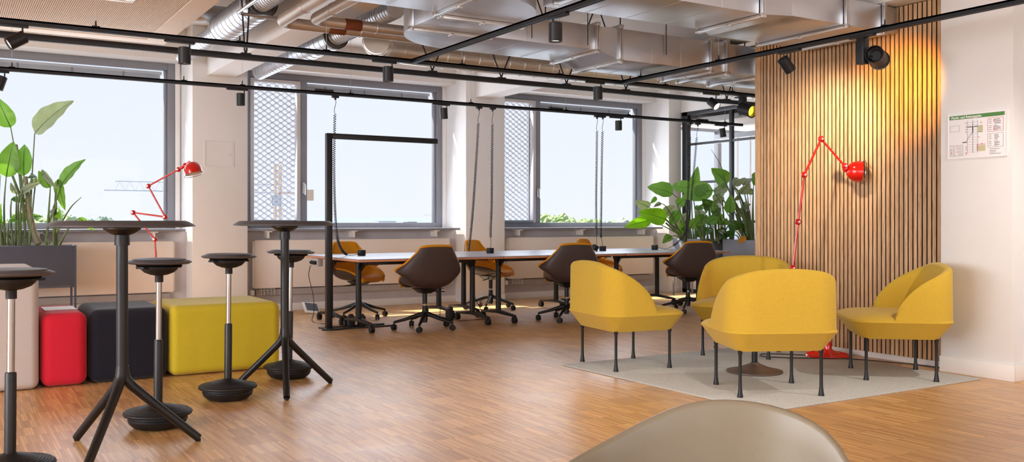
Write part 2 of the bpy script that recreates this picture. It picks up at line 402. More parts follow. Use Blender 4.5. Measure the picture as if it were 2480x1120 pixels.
# right-hand wall: recessed part behind the slats, white pier, next length of wall
struct(MB().box(6.40, 9.6, 4.13, 6.0, 0, HC).build('wall_right', 'wall', smooth=0))
struct(MB().box(6.25, 9.6, 3.59, 4.13, 0, HC).build('wall_right_pier', 'wall', bevel=.005))
struct(MB().box(6.38, 9.6, YB, 3.59, 0, HC).build('wall_right_front', 'wall', smooth=0))
br = MB().box(6.385, 6.4, 4.13, 6.0, 0, .075)
br.box(6.233, 6.25, 3.573, 4.13, 0, .115).box(6.25, 6.38, 3.573, 3.59, 0, .115).box(6.363, 6.38, YB, 3.573, 0, .115)
struct(br.build('baseboard_right', 'trim', bevel=.004))
# rear and left walls; unseen openings added to light the camera side
rw = MB().box(XL, 6.4, YB - .3, YB, 0, .5).box(XL, 6.4, YB - .3, YB, 2.9, HC)
for x in (-7, -3.8, -0.6, 2.6, 5.8): rw.box(x, x + .6, YB - .3, YB, .5, 2.9)
struct(rw.build('wall_rear', 'wall', smooth=0))
lw = MB().box(XL - .3, XL, YB, 11.7, 0, .5).box(XL - .3, XL, YB, 11.7, 2.9, HC)
for y in (-5, -1.3, 2.4, 6.1, 9.8): lw.box(XL - .3, XL, y, y + .6, .5, 2.9)
struct(lw.build('wall_left', 'wall', smooth=0))
# room beyond the glazed partition
struct(MB().box(13.8, 14.0, 6.0, 11.7, 0, HC).build('wall_far_room', 'wall', smooth=0))
struct(MB().box(9.6, 14.0, 5.9, 6.0, 0, HC).build('wall_far_room_side', 'wall', smooth=0))
struct(MB().box(9.83, 9.93, 6.0, 10.9, 2.80, HC).build('wall_glazed_bulkhead', 'wall', smooth=0))

# ------------------------------------------------------------------ windows
def make_window(name, dx):
    f = MB()
    f.box(3.10, 3.27, 11.5, 11.6, .985, 2.98).box(5.868, 5.952, 11.5, 11.6, .985, 2.98)
    f.box(3.27, 5.868, 11.5, 11.6, 2.90, 2.98).box(3.27, 5.868, 11.5, 11.6, .985, 1.085).box(3.905, 4.0, 11.49, 11.6, 1.085, 2.90)
    f.box(5.836, 5.868, 11.53, 11.6, 1.085, 2.90)
    w = f.build(name, 'frame', bevel=.006); struct(w)
    WORLD[w.name] = w.location.copy()
    MB().box(4.0, 5.836, 11.555, 11.565, 1.085, 2.9).build('window_pane', 'glass', w, smooth=0)
    MB().box(3.31, 3.86, 11.555, 11.565, 1.10, 2.85).build('window_pane', 'glass', w, smooth=0)
    s = MB().box(3.27, 3.31, 11.47, 11.56, 1.085, 2.89).box(3.86, 3.905, 11.47, 11.56, 1.085, 2.89)
    s.box(3.31, 3.86, 11.47, 11.56, 2.85, 2.89)
    s.build('sash', 'sash_white', w, bevel=.004)
    MB().box(3.31, 3.86, 11.47, 11.56, 1.085, 1.12).build('sash_rail', 'frame', w, bevel=.004)
    h = MB().box(3.935, 3.965, 11.475, 11.49, 1.46, 1.60).tube([(3.95, 11.475, 1.575), (3.95, 11.445, 1.575), (3.955, 11.44, 1.56), (3.955, 11.44, 1.44)], .009, 8)
    h.build('window_handle', 'steel', w)
    MB().box(5.952, 6.0, 11.46, 11.6, 1.0, 2.98).build('guide_strip', 'trim', w, bevel=.003)
    for c in (w,): c.location.x += dx
    return w
for i, dx in ((1, -3.578), (2, 0.0), (3, 3.589)):
    make_window('window_%d' % i, dx)
make_window('window_4', -7.16)
fw = MB()
for x in (9.9, 11.2, 12.5, 13.7): fw.box(x, x + .08, 11.5, 11.6, .6, 2.7)
fw.box(9.9, 13.78, 11.5, 11.6, .6, .68).box(9.9, 13.78, 11.5, 11.6, 2.62, 2.7)
w5 = struct(fw.build('window_5', 'frame', bevel=.005))
WORLD[w5.name] = w5.location.copy(); MB().box(9.95, 13.75, 11.55, 11.56, .68, 2.62).build('window_pane', 'glass', w5, smooth=0)

sill_names = ['first window from the left', 'middle window behind the desks', 'right window beside the planters', 'window outside the left edge']
for k, dx in enumerate((-3.58, 0, 3.578, -7.16)):
    sl = MB().box(3.07 + dx, 5.97 + dx, 11.0, 11.52, .985, 1.015).build('window_sill', 'frame', bevel=.004)
    tag(sl, 'dark grey window ledge under the ' + sill_names[k], 'window sill'); struct(sl)
    WORLD[sl.name] = sl.location.copy()
    for x in (3.35, 4.45, 5.62):
        MB().box(x + dx, x + dx + .025, 11.05, 11.2, .90, .985).box(x + dx - .03, x + dx + .055, 11.03, 11.2, .972, .985).build('sill_bracket', 'trim', sl)
# expanded-metal facade screens outside the opening sashes
def screen(dx, label):
    g = MB(); w = .107; hh = .0365; x0 = 3.2 + dx; x1 = 3.93 + dx; z0 = 1.06
    n = int((x1 - x0) / (w / 2)) + 1
    for k in range(int((2.93 - z0) / hh) + 1):
        path = []
        for i in range(n * 4 + 1):
            t = i / 4.0; ph = (t + k) % 2; tri = ph if ph <= 1 else 2 - ph
            tri = tri * tri * (3 - 2 * tri)
            path.append((x0 + t * w / 2, z0 + k * hh + tri * hh))
        rings = []
        for (x, z) in path:
            rings.append([(x, 11.741, z + .011), (x, 11.744, z + .012), (x, 11.761, z - .009), (x, 11.758, z - .010)])
        g.loft(rings)
    o = g.build('mesh_screen', 'mesh', smooth=60); tag(o, label, 'screen', 'expanded metal facade screens')
    WORLD[o.name] = o.location.copy()
    MB().box(x0 - .03, x0, 11.74, 11.78, z0 - .02, 2.97).box(x1 + .03, x1 + .05, 11.74, 11.78, z0 - .02, 2.97).build('screen_frame', 'frame', o)
screen(0, 'silver expanded metal screen outside the sash of the middle window')
screen(3.589, 'silver expanded metal screen outside the sash of the right-hand window')
# raised outside venetian blinds
def blind(dx, label):
    t = thing('venetian_blind', label, 'blind', (4.92 + dx, 11.68, 2.78), world=True)
    MB().box(4.02 + dx, 5.83 + dx, 11.64, 11.72, 2.86, 2.895).build('head_rail', 'blind', t)
    b = MB()
    for k in range(5): b.box(4.04 + dx, 5.81 + dx, 11.64, 11.715, 2.845 - k * .012, 2.849 - k * .012)
    b.box(4.04 + dx, 5.81 + dx, 11.65, 11.71, 2.775, 2.86); b.build('slats', 'blind', t)
    c = MB()
    for x in (4.3, 4.85, 5.4): c.box(x + dx - .008, x + dx + .008, 11.637, 11.64, 2.775, 2.87)
    c.build('lift_tape', 'frame', t)
blind(-3.578, 'raised grey venetian blind at the top of the left window')
blind(0, 'raised grey venetian blind at the top of the middle window')
blind(3.589, 'raised grey venetian blind at the top of the right window')

# radiators under the ledges
def radiator(dx, label):
    t = thing('radiator', label, 'radiator', (4.55 + dx, 11.15, .2), world=True, group='flat panel radiators under the windows')
    MB().box(3.21 + dx, 5.85 + dx, 11.09, 11.11, .29, .875).build('front_panel', 'radiator', t, bevel=.006)
    MB().box(3.19 + dx, 5.87 + dx, 11.11, 11.18, .30, .865).build('rear_panel', 'radiator', t, bevel=.004)
    MB().box(3.24 + dx, 5.82 + dx, 11.13, 11.198, .20, .275).build('pipe_trunking', 'duct_trunk', t, bevel=.003)
    v = MB()
    for i in range(5):
        for j in range(3): v.torus((3.28 + dx + i * .04, 11.09, .225 + j * .025), .012, .004, (0, 1, 0), 10, 5)
    v.build('valve_grille', 'steel', t)
    MB().box(3.165 + dx, 3.21 + dx, 11.10, 11.198, .21, .27).box(3.19 + dx, 3.20 + dx, 11.088, 11.1, .8, .86).build('end_valve', 'white', t, bevel=.004)
radiator(-3.58, 'white flat radiator under the left window behind the pouf row')
radiator(0, 'white flat radiator under the middle window behind the first desks')
radiator(3.578, 'white flat radiator under the right window beside the planters')

# access panel on the first pillar
t = thing('access_panel', 'small square white access panel on the pillar between the first two windows', 'panel', (2.74, 10.9, 1.727), world=True)
p = MB().box(2.573, 2.587, 10.893, 10.899, 1.727, 2.044).box(2.893, 2.907, 10.893, 10.899, 1.727, 2.044).box(2.587, 2.893, 10.893, 10.899, 1.727, 1.741).box(2.587, 2.893, 10.893, 10.899, 2.03, 2.044)
p.build('panel_frame', 'wall', t); MB().box(2.590, 2.890, 10.895, 10.899, 1.744, 2.027).build('panel_door', 'wall', t)
MB().lathe([(.008, 0), (.008, .004)], 12, (2.865, 10.895, 1.88), (0, -1, 0)).build('lock', 'steel', t)
# wall sockets below the middle window
for x, lb, inner in ((5.60, 'white wall socket low on the wall, left of the two under the middle window', 1), (5.80, 'white double data socket low on the wall, nearest the second pillar', 2)):
    o = MB().box(x - .04, x + .04, 11.188, 11.2, .15, .23).build('wall_socket', 'white', bevel=.004); tag(o, lb, 'socket'); WORLD[o.name] = o.location.copy()
    g = MB()
    if inner == 1: g.lathe([(.024, 0), (.024, .003)], 20, (x, 11.188, .19), (0, -1, 0))
    else: g.box(x - .025, x - .004, 11.185, 11.188, .175, .205).box(x + .004, x + .025, 11.185, 11.188, .175, .205)
    g.build('socket_insert', 'signgrey', o)

# glazed partition on the right
g = MB()
g.box(9.83, 9.90, 10.76, 10.88, 0, 2.80).box(9.84, 9.89, 9.82, 9.88, 0, 2.75).box(9.84, 9.89, 8.75, 8.81, 0, 2.75).box(9.84, 9.89, 7.7, 7.76, 0, 2.75)
g.box(9.83, 9.90, 6.0, 10.88, 2.74, 2.80)
for z in (2.29, 1.70, 1.10): g.box(9.845, 9.885, 6.0, 10.8, z - .02, z + .02)
g.box(9.83, 9.9, 6.0, 10.88, 0, .06)
o = struct(g.build('window_6', 'darkframe', bevel=.004)); tag(o, 'dark-framed glazed partition behind the planters', 'glazed partition'); struct(o)
WORLD[o.name] = o.location.copy()
for a, b in ((9.88, 10.76), (8.81, 9.82), (7.76, 8.75), (6.0, 7.7)):
    MB().box(9.862, 9.868, a, b, .06, 2.74).build('window_pane', 'glass', o, smooth=0)
for k in range(16):
    y = 6.5 + k * .27
    v = MB(); v.M = Matrix.Translation((10.7, y, 0)) @ Matrix.Rotation(0.6, 4, 'Z')
    v.box(-.055, .055, -.002, .002, 0, 2.42)
    tag(v.build('louvre', 'curtain', smooth=0), 'white vertical louvre hanging beyond the glazed partition', 'blind', 'vertical louvres beyond the glass')
tag(MB().box(10.62, 10.78, 6.3, 11.0, 2.42, 2.50).build('louvre_rail', 'cranegrey', smooth=0), 'grey ceiling rail of the vertical louvres beyond the glass', 'rail')
struct(MB().box(9.95, 13.8, 6.0, 11.19, 2.62, 2.70).build('ceiling_far_room', 'concrete', smooth=0))

# ------------------------------------------------------------------ world outside
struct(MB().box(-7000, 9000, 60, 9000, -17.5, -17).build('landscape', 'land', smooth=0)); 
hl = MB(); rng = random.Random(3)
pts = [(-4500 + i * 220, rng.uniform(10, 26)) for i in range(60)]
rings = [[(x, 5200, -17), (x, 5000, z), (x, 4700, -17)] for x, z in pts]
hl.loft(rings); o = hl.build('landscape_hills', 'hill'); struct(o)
def tree(x, y, top, r, label, mat='tree', seed=0):
    rg = random.Random(seed)
    t = thing('tree', label, 'tree', (x, y, -17), world=True, group='trees on the horizon')
    MB().tube([(x, y, -17), (x + .3, y, top - r)], [.35, .2], 8).build('trunk', 'trunk', t)
    c = MB()
    for k in range(34):
        a = rg.uniform(0, 2 * PI); q = rg.uniform(0, .95) * r; rr = rg.uniform(.16, .34) * r
        zc = top - rr - rg.uniform(0, 1.5) * r
        cx, cy = x + q * math.cos(a), y + q * math.sin(a); vs = []
        n, m2 = 12, 9; rings = []
        for i in range(1, m2):
            b = PI * i / m2
            rings.append([(cx + rr * math.sin(b) * math.cos(2 * PI * j / n) * rg.uniform(.75, 1.25), cy + rr * math.sin(b) * math.sin(2 * PI * j / n) * rg.uniform(.75, 1.25), zc - rr * math.cos(b) * rg.uniform(.8, 1.2)) for j in range(n)])
        c.loft(rings)
    c.build('crown', mat, t, smooth=0)
def px2(px, y):
    # world X on the line of sight through picture column px at depth Y
    S_, C_ = math.sin(math.radians(31.68)), math.cos(math.radians(31.68)); u = (px - 1240) / 2240.0
    d = y / (-u * S_ + C_); return u * d * C_ + d * S_, d
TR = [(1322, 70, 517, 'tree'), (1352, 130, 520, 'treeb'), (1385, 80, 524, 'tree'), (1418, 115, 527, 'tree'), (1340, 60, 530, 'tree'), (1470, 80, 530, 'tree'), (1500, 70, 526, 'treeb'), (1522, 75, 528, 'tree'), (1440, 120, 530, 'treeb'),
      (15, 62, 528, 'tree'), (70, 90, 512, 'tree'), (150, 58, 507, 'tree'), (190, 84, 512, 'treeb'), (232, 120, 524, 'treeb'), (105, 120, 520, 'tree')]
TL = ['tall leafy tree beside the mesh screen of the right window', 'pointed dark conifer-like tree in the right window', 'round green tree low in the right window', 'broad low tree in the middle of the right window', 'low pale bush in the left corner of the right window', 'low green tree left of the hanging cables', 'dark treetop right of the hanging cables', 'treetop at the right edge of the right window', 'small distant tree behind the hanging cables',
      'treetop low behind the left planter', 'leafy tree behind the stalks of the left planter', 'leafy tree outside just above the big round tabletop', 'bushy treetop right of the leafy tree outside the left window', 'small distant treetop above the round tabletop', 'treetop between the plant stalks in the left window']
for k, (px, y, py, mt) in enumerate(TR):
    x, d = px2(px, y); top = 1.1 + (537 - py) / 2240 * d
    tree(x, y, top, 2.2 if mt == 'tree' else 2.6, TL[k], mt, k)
def crane(x, y, zt, s, label, L1, L2):
    t = thing('tower_crane', label, 'crane', (x, y, -17), world=True)
    m = MB()
    for a in (-1, 1):
        for b in (-1, 1): m.box(x + a * s - .12, x + a * s + .12, y + b * s - .12, y + b * s + .12, -17, zt + 6)
    z = -16; k = 0
    while z < zt + 5:
        m.tube([(x - s, y - s, z), (x + s, y - s, z + 2 * s)] if k % 2 else [(x + s, y - s, z), (x - s, y - s, z + 2 * s)], .1, 5); z += 2 * s; k += 1
    m.build('mast', 'crane', t)
    j = MB(); j.box(x - L1, x, y - .6, y - .4, zt, zt + .16).box(x - L1 * .94, x, y - .1, y + .1, zt + 1.78, zt + 1.9)
    n = int(L1 / 1.8)
    for i in range(n): j.tube([(x - L1 + i * 1.8 + 1.9, y - .5, zt), (x - L1 + i * 1.8 + 2.8, y, zt + 1.8), (x - L1 + i * 1.8 + 3.7, y - .5, zt)], .035, 5)
    j.build('jib', 'cranegrey', t)
    MB().box(x, x + L2, y - .5, y + .5, zt, zt + .35).build('counter_jib', 'crane', t)
    MB().box(x + L2 - 2.6, x + L2, y - .7, y + .7, zt - 1.4, zt + .9).build('counterweight', 'crane', t)
    MB().box(x - 1.6, x + .4, y - 1.4, y - .6, zt - 2.6, zt - .4).build('cab', 'cranegrey', t)
x, d = px2(672, 190); crane(x, 190, 1.1 + 68 / 2240 * d, .55, 'tall yellow tower crane far outside behind the mesh screen', 33.5, 7.6)
x, d = px2(1048, 900); crane(x, 900, 1.1 + 14 / 2240 * d, .9, 'tiny tower crane on the horizon in the middle window', 12, 6)
for k, (px, w, hh, lb) in enumerate(((935, 26, 9, 'small pale building on the horizon in the middle window'), (995, 14, 7, 'dark low building beside the pale one on the horizon'))):
    x, d = px2(px, 1200); z = 1.1 - 6 / 2240 * d
    t = thing('distant_building', lb, 'building', (x, 1200, -17), world=True)
    MB().box(x - w / 2, x + w / 2, 1195, 1210, -17, z + hh * .4).build('wall', 'curtain' if k == 0 else 'hill', t, smooth=0)
    MB().box(x - w / 2 - .3, x + w / 2 + .3, 1194.6, 1210.3, z + hh * .4, z + hh * .4 + .5).build('roof', 'concrete', t, smooth=0)
# ------------------------------------------------------------------ ceiling board with cassette
cb_ = thing('ceiling_board', 'perforated pinkish ceiling board over the left window', 'ceiling panel', (-1, 8.5, 3.0), world=True)
MB().box(-5.0, 2.04, 2.0, 10.42, 3.012, 3.06).build('board', 'panel', cb_, smooth=0)
g = MB()
x = -4.9
while x < 1.81: g.box(x, x + .009, 2.2, 10.2, 3.005, 3.012); x += .0165
g.build('ribs', 'panel', cb_, smooth=0)
g = MB(); g.box(1.83, 2.04, 2.0, 10.42, 3.0, 3.012).box(-5, 1.83, 10.22, 10.42, 3.0, 3.012); g.build('plain_border', 'panel', cb_, smooth=0)
MB().box(-4.94, 1.82, 2.2, 10.21, 3.0105, 3.0118).build('groove_backing', 'groove', cb_, smooth=0)
ca = thing('air_cassette', 'white framed air cassette set in the ceiling board at top left', 'ceiling unit', (.2, 7.6, 2.94), world=True)
for x0 in (-.60, 1.08):
    f = MB(); f.box(x0, x0 + .3, 8.30, 8.36, 2.95, 3.004).box(x0, x0 + .3, 6.2, 6.26, 2.95, 3.004).box(x0, x0 + .07, 6.26, 8.30, 2.95, 3.004).box(x0 + .23, x0 + .3, 6.26, 8.30, 2.95, 3.004)
    f.build('vent_frame', 'cas_white', ca, bevel=.004)
    v = MB()
    for k in range(3): v.box(x0 + .09 + k * .05, x0 + .094 + k * .05, 6.27, 8.29, 2.962, 3.0)
    v.build('vent_blade', 'cas_tan', ca, smooth=0)
MB().box(-.30, 1.08, 6.2, 8.34, 2.97, 3.004).build('centre_panel', 'cas_tan', ca, bevel=.004)
MB().box(-.18, .86, 8.34, 8.39, 2.955, 3.004).build('front_lip', 'husk', ca, smooth=0)

# ------------------------------------------------------------------ light rails and spots
ZT = 2.43
SPOTLIGHTS = []
def rail(name, label, p0, p1, wires, axis):
    t = thing(name, label, 'light rail', ((p0[0] + p1[0]) / 2, (p0[1] + p1[1]) / 2, ZT - .035), world=True, group='black suspended light rails')
    m = MB(); s = MB()
    if axis == 'x':
        m.box(p0[0], p1[0], p0[1] - .0175, p0[1] - .006, ZT - .035, ZT).box(p0[0], p1[0], p0[1] + .006, p0[1] + .0175, ZT - .035, ZT).box(p0[0], p1[0], p0[1] - .0175, p0[1] + .0175, ZT - .012, ZT)
        s.box(p0[0], p1[0], p0[1] - .004, p0[1] + .004, ZT - .030, ZT - .014)
    else:
        m.box(p0[0] - .0175, p0[0] - .006, p0[1], p1[1], ZT - .035, ZT).box(p0[0] + .006, p0[0] + .0175, p0[1], p1[1], ZT - .035, ZT).box(p0[0] - .0175, p0[0] + .0175, p0[1], p1[1], ZT - .012, ZT)
        s.box(p0[0] - .004, p0[0] + .004, p0[1], p1[1], ZT - .030, ZT - .014)
    m.build('rail_channel', 'track', t, smooth=0); s.build('conductor', 'steel', t, smooth=0)
    for w in wires:
        x, y = (w, p0[1]) if axis == 'x' else (p0[0], w)
        MB().tube([(x, y, ZT + .03), (x, y, wires_top(x, y))], .0016, 5).build('suspension_wire', 'cranegrey', t)
        MB().cbox((x, y, ZT + .004), (.05, .03, .008)).lathe([(.007, .006), (.004, .045)], 8, (x, y, ZT)).build('wire_gripper', 'track', t)
    return t
def wires_top(x, y):
    if -.3 < x < 1.08 and 6.2 < y < 8.34: return 2.97
    if x < 2.04 and y < 10.42: return 3.003
    if 2.6 <= x <= 2.91 or 6.15 <= x <= 6.44 or -.95 <= x <= -.65: return 2.78
    if 3.28 < x < 6.3 and 4.5 < y < 5.2: return 2.55
    if 6.2 <= y < 6.86 and x > 4.8: return 2.475
    if 2.83 < x < 3.62 and 5.0 < y < 6.3: return 2.54
    return HC
rail('light_rail', 'long black light rail in front of the windows, crossed by two side rails', (-2.0, 6.88), (7.35, 6.88), (-1.2, .9, 1.88, 2.55, 3.75, 4.75, 6.0, 6.9), 'x')
rr_ = rail('light_rail', 'rearmost black light rail over the desks carrying the coiled cables', (-2.5, 9.06), (9.27, 9.06), (-1.5, .52, 1.95, 2.5, 3.62, 5.05, 6.35, 7.3, 8.95), 'x')
rail('light_rail', 'black side rail running forward past the middle duct', (3.29, 2.0), (3.29, 6.862), (3.0, 4.3), 'y')
rail('light_rail', 'black side rail running forward along the slatted wall', (5.46, 1.2), (5.46, 6.862), (1.9, 4.02, 5.6, 6.6), 'y')
for px in (784, 1345, 1700):
    S_, C_ = math.sin(math.radians(31.68)), math.cos(math.radians(31.68)); u = (px - 1240) / 2240.0; d = 9.06 / (-u * S_ + C_); x = u * d * C_ + d * S_
    MB().box(x - .10, x + .10, 9.042, 9.078, ZT, ZT + .022).build('rail_connector', 'track', rr_, bevel=.002)
bar = thing('hanger_bar', 'plain black bar on V-shaped rods just behind the front light rail', 'bar', (2.5, 7.37, ZT - .04), world=True)
MB().box(-2.5, 7.9, 7.345, 7.395, ZT - .045, ZT).build('bar_profile', 'track', bar, bevel=.003)
def xof(px, Y):
    S_, C_ = math.sin(math.radians(31.68)), math.cos(math.radians(31.68)); u = (px - 1240) / 2240.0
    d = Y / (-u * S_ + C_); return u * d * C_ + d * S_
for k, px in enumerate((595, 1047, 1214, 1372, 1516, 1760)):
    x = xof(px, 7.37); sp_ = .06 if k == 0 else .40
    top = HC if k == 0 else HC
    for s in (-1, 1):
        MB().tube([(x, 7.37, ZT), (x + s * .008, 7.37, ZT + .03), (x + s * sp_, 7.37, top)], .007, 8).build('hanger_rod', 'track', bar)
    MB().cbox((x, 7.37, ZT + .005), (.08, .045, .01)).build('hanger_foot', 'track', bar)

def spot(label, loc, axis, tilt=(0, 0, -1), lens='lens', scale=1.0, side=.035, group='black cylinder spotlights on the rails'):
    x, y = loc; z = ZT - .035
    t = thing('track_spotlight', label, 'spotlight', (x, y, z - .15), world=True, group=group)
    a = MB()
    if axis == 'x': a.box(x - .13, x + .07, y - .017, y + .017, z - .018, z).box(x - .14, x - .13, y - .01, y + .01, z - .014, z - .004)
    else: a.box(x - .017, x + .017, y - .13, y + .07, z - .018, z).box(x - .01, x + .01, y - .14, y - .13, z - .014, z - .004)
    a.build('track_adapter', 'track', t, bevel=.002)
    d = Vector(tilt).normalized(); r = .043 * scale; Lh = .118 * scale
    c = Vector((x, y, z - .045 - Lh / 2)) if d.z < -.97 else Vector((x, y, z - .055 - Lh * .42))
    sx = Vector((side, 0, 0)) if axis == 'x' else Vector((0, -side, 0))
    MB().tube([(x + sx.x, y + sx.y, z - .018), (x + sx.x, y + sx.y, z - .06), tuple(c + sx * 1.1)], .006, 8).build('stem', 'track', t)
    p0 = c - d * Lh / 2; p1 = c + d * Lh / 2
    h = MB(); h.lathe([(r * .93, 0), (r, .004), (r, Lh), (r * .93, Lh), (r * .9, Lh - .02), (r * .4, Lh - .022)], 28, tuple(p0), tuple(d))
    h.build('spot_housing', 'track', t)
    MB().lathe([(r * .9, Lh - .016), (r * .86, Lh - .012), (r * .5, Lh - .015), (.001, Lh - .016)], 24, tuple(p0), tuple(d)).build('spot_lens', lens, t)
    return t, p1, d
def addspot(label, loc, axis, tilt=(0, 0, -1), lens='lens', e=10, col=(1, .82, .72), ang=60, scale=1.0, aim=None, side=.035):
    t, p, d = spot(label, loc, axis, tilt, lens, scale, side)
    if e: SPOTLIGHTS.append((tuple(p + d * .02), tuple(p + d * 3) if aim is None else aim, e, col, ang))
fa = 6.88; bc = 9.06
addspot('black spotlight tilted left at the left end of the front light rail', (xof(40, fa), fa), 'x', (-.85, -.1, -.55))
addspot('black spotlight above the right edge of the left window on the front rail', (xof(447, fa), fa), 'x')
addspot('black spotlight over the middle window on the front rail where the side rail joins', (xof(940, fa), fa), 'x')
addspot('black spotlight over the right window on the front rail', (xof(1448, fa), fa), 'x')
addspot('lit white spotlight tilted right on the front rail, left of the yellow one', (xof(1728, fa), fa), 'x', (.11, -.775, -.6), 'lens_on', 22)
addspot('black spotlight cut by the left edge of the photo on the rearmost rail', (xof(0, bc), bc), 'x', (-.3, 0, -.95))
addspot('black spotlight before the first pillar on the rearmost rail', (xof(583, bc), bc), 'x')
addspot('black spotlight at the right edge of the middle window on the rearmost rail', (xof(1075, bc), bc), 'x', (.05, 0, -1))
addspot('black spotlight beside the paired cables in the right window on the rearmost rail', (xof(1498, bc), bc), 'x')
addspot('grey-looking tilted spotlight at the right end of the rearmost rail, before the glazed partition', (xof(1750, bc), bc), 'x', (.2, 0, -.95), 'lens', 8)
addspot('large black spotlight alone on the side rail in front of the middle duct', (3.29, 4.81), 'y', e=45, ang=80, side=-.03)
SPOTLIGHTS += [((5.46, 2.3, 2.3), (5.6, 4.3, .6), 95, (1.0, .93, .86), 85), ((3.29, 2.7, 2.3), (3.6, 4.6, 0), 70, (1.0, .90, .82), 90)]   # unseen beams added along the side rails to light chairs and floor
addspot('black spotlight tilted at the slatted wall, left of the big projector', (5.46, 4.88), 'y', (.62, -.12, -.72), 'lens_on', 105, (1, .80, .52), 85, aim=(6.36, 5.22, 1.75))
# projectors with a gear box: one over the lamp, one yellow at the slatted wall's edge
def projector(label, x, y, d, lens, e, col, ang, sx):
    z = ZT - .035
    t = thing('projector_spotlight', label, 'spotlight', (x, y, z - .2), world=True)
    MB().box(x - .03, x + .03, y - .03, y + .03, z - .20, z - .012).build('gear_box', 'track', t, bevel=.003)
    MB().box(x - .02, x + .02, y - .1, y + .1, z - .014, z).build('track_adapter', 'track', t, bevel=.002)
    d = Vector(d).normalized(); c = Vector((x + sx[0], y + sx[1], z - .15)); r = .062; Lh = .15
    h = MB(); h.lathe([(r * .55, .05), (r * .9, .03), (r * .93, 0), (r, .0), (r, Lh), (r * 1.12, Lh + .002), (r * 1.12, Lh + .012), (r * .9, Lh + .01), (r * .85, Lh - .03), (r * .3, Lh - .035)], 32, tuple(c - d * Lh / 2), tuple(d))
    h.tube([(x, y, z - .15), tuple(c)], .014, 8)
    h.build('spot_housing', 'track', t)
    MB().lathe([(r * .84, Lh - .026), (r * .6, Lh - .018), (.001, Lh - .016)], 24, tuple(c - d * Lh / 2), tuple(d)).build('spot_lens', lens, t)
    p = c + d * (Lh / 2 + .03)
    SPOTLIGHTS.append((tuple(p), tuple(p + d * 3), e, col, ang))
projector('big black projector spotlight with a gear box on the side rail above the red lamp', 5.46, 4.20, (.83, .37, -.12), 'lens_yel', 95, (1.0, .41, .0), 68, (.075, -.06))
projector('glowing yellow projector spotlight beside the left edge of the slatted wall', xof(1797, fa), fa - .01, (.05, -.86, -.26), 'lens_yel', 45, (1.0, .66, .08), 60, (-.02, -.07))

# ------------------------------------------------------------------ rectangular air ducts
def duct_seg(t, x0, x1, y0, y1, z0, z1, axis, name='duct_run'):
    m = MB().box(x0, x1, y0, y1, z0, z1)
    n = max(1, int((x1 - x0 if axis == 'x' else y1 - y0) / .28))
    for k in range(1, n):      # pressed cross-beads on the sheet
        if axis == 'x':
            a = x0 + (x1 - x0) * k / n; m.box(a - .004, a + .004, y0 - .001, y1 + .001, z0 - .002, z1 + .001)
        else:
            a = y0 + (y1 - y0) * k / n; m.box(x0 - .001, x1 + .001, a - .004, a + .004, z0 - .002, z1 + .001)
    m.build(name, 'duct', t, bevel=.003)
def flange(t, p, y0, y1, z0, z1, axis):
    m = MB(); w = .014; e = .028
    for o in (-w - .002, .002):
        if axis == 'x':
            m.box(p + o, p + o + w, y0 - e, y0, z0 - e, z1 + e).box(p + o, p + o + w, y1, y1 + e, z0 - e, z1 + e).box(p + o, p + o + w, y0, y1, z0 - e, z0).box(p + o, p + o + w, y0, y1, z1, z1 + e)
        else:
            m.box(y0 - e, y0, p + o, p + o + w, z0 - e, z1 + e).box(y1, y1 + e, p + o, p + o + w, z0 - e, z1 + e).box(y0, y1, p + o, p + o + w, z0 - e, z0).box(y0, y1, p + o, p + o + w, z1, z1 + e)
    for a in (y0 - e * .5, y1 + e * .5):
        for z in (z0 - e * .5, z1 + e * .5):
            c = (p, a, z) if axis == 'x' else (a, p, z)
            m.cbox(c, (.045, .03, .03) if axis == 'x' else (.03, .045, .03))
    mid = (y0 + y1) / 2
    c = (p, mid, z0 - e) if axis == 'x' else (mid, p, z0 - e)
    m.cbox(c, (.04, .03, .018) if axis == 'x' else (.03, .04, .018))
    m.build('flange', 'steel', t, bevel=.002)
def elbow(t, cx, cy, r0, r1, a0, a1, z0, z1):
    m = MB(); n = 14; rings = []
    for i in range(n + 1):
        a = math.radians(a0 + (a1 - a0) * i / n); c, s = math.cos(a), math.sin(a)
        rings.append([(cx + r0 * c, cy + r0 * s, z0), (cx + r1 * c, cy + r1 * s, z0), (cx + r1 * c, cy + r1 * s, z1), (cx + r0 * c, cy + r0 * s, z1)])
    m.loft(rings); m.build('elbow', 'duct', t, smooth=40)
fd = thing('air_duct', 'flat galvanised duct with an S-bend crossing above the desks, behind the other duct', 'duct', (5.5, 6.5, 2.5), world=True)
ZB, ZH = 2.54, 2.74
elbow(fd, 3.62, 6.20, .02, .66, 90, 180, ZB, ZH)
duct_seg(fd, 3.62, 4.66, 6.22, 6.86, ZB, ZH, 'x')
duct_seg(fd, 2.96, 3.60, 5.72, 6.20, ZB, ZH, 'y')
flange(fd, 6.19, 2.96, 3.60, ZB, ZH, 'y'); flange(fd, 5.72, 2.96, 3.60, ZB, ZH, 'y')
elbow(fd, 2.94, 5.70, .02, .66, 0, -90, ZB, ZH)
duct_seg(fd, 2.12, 2.93, 5.04, 5.68, ZB, ZH, 'x'); flange(fd, 2.90, 5.04, 5.68, ZB, ZH, 'x')
flange(fd, 4.67, 6.22, 6.86, ZB, ZH, 'x')
m = MB(); m.loft([[(4.685, 6.22, ZB), (4.685, 6.86, ZB), (4.685, 6.86, ZH), (4.685, 6.22, ZH)], [(4.885, 6.20, 2.475), (4.885, 6.84, 2.475), (4.885, 6.84, ZH), (4.885, 6.20, ZH)]]); m.build('transition', 'duct', fd, smooth=0)
flange(fd, 4.90, 6.20, 6.84, 2.475, ZH, 'x'); duct_seg(fd, 4.916, 5.93, 6.20, 6.84, 2.475, ZH, 'x')
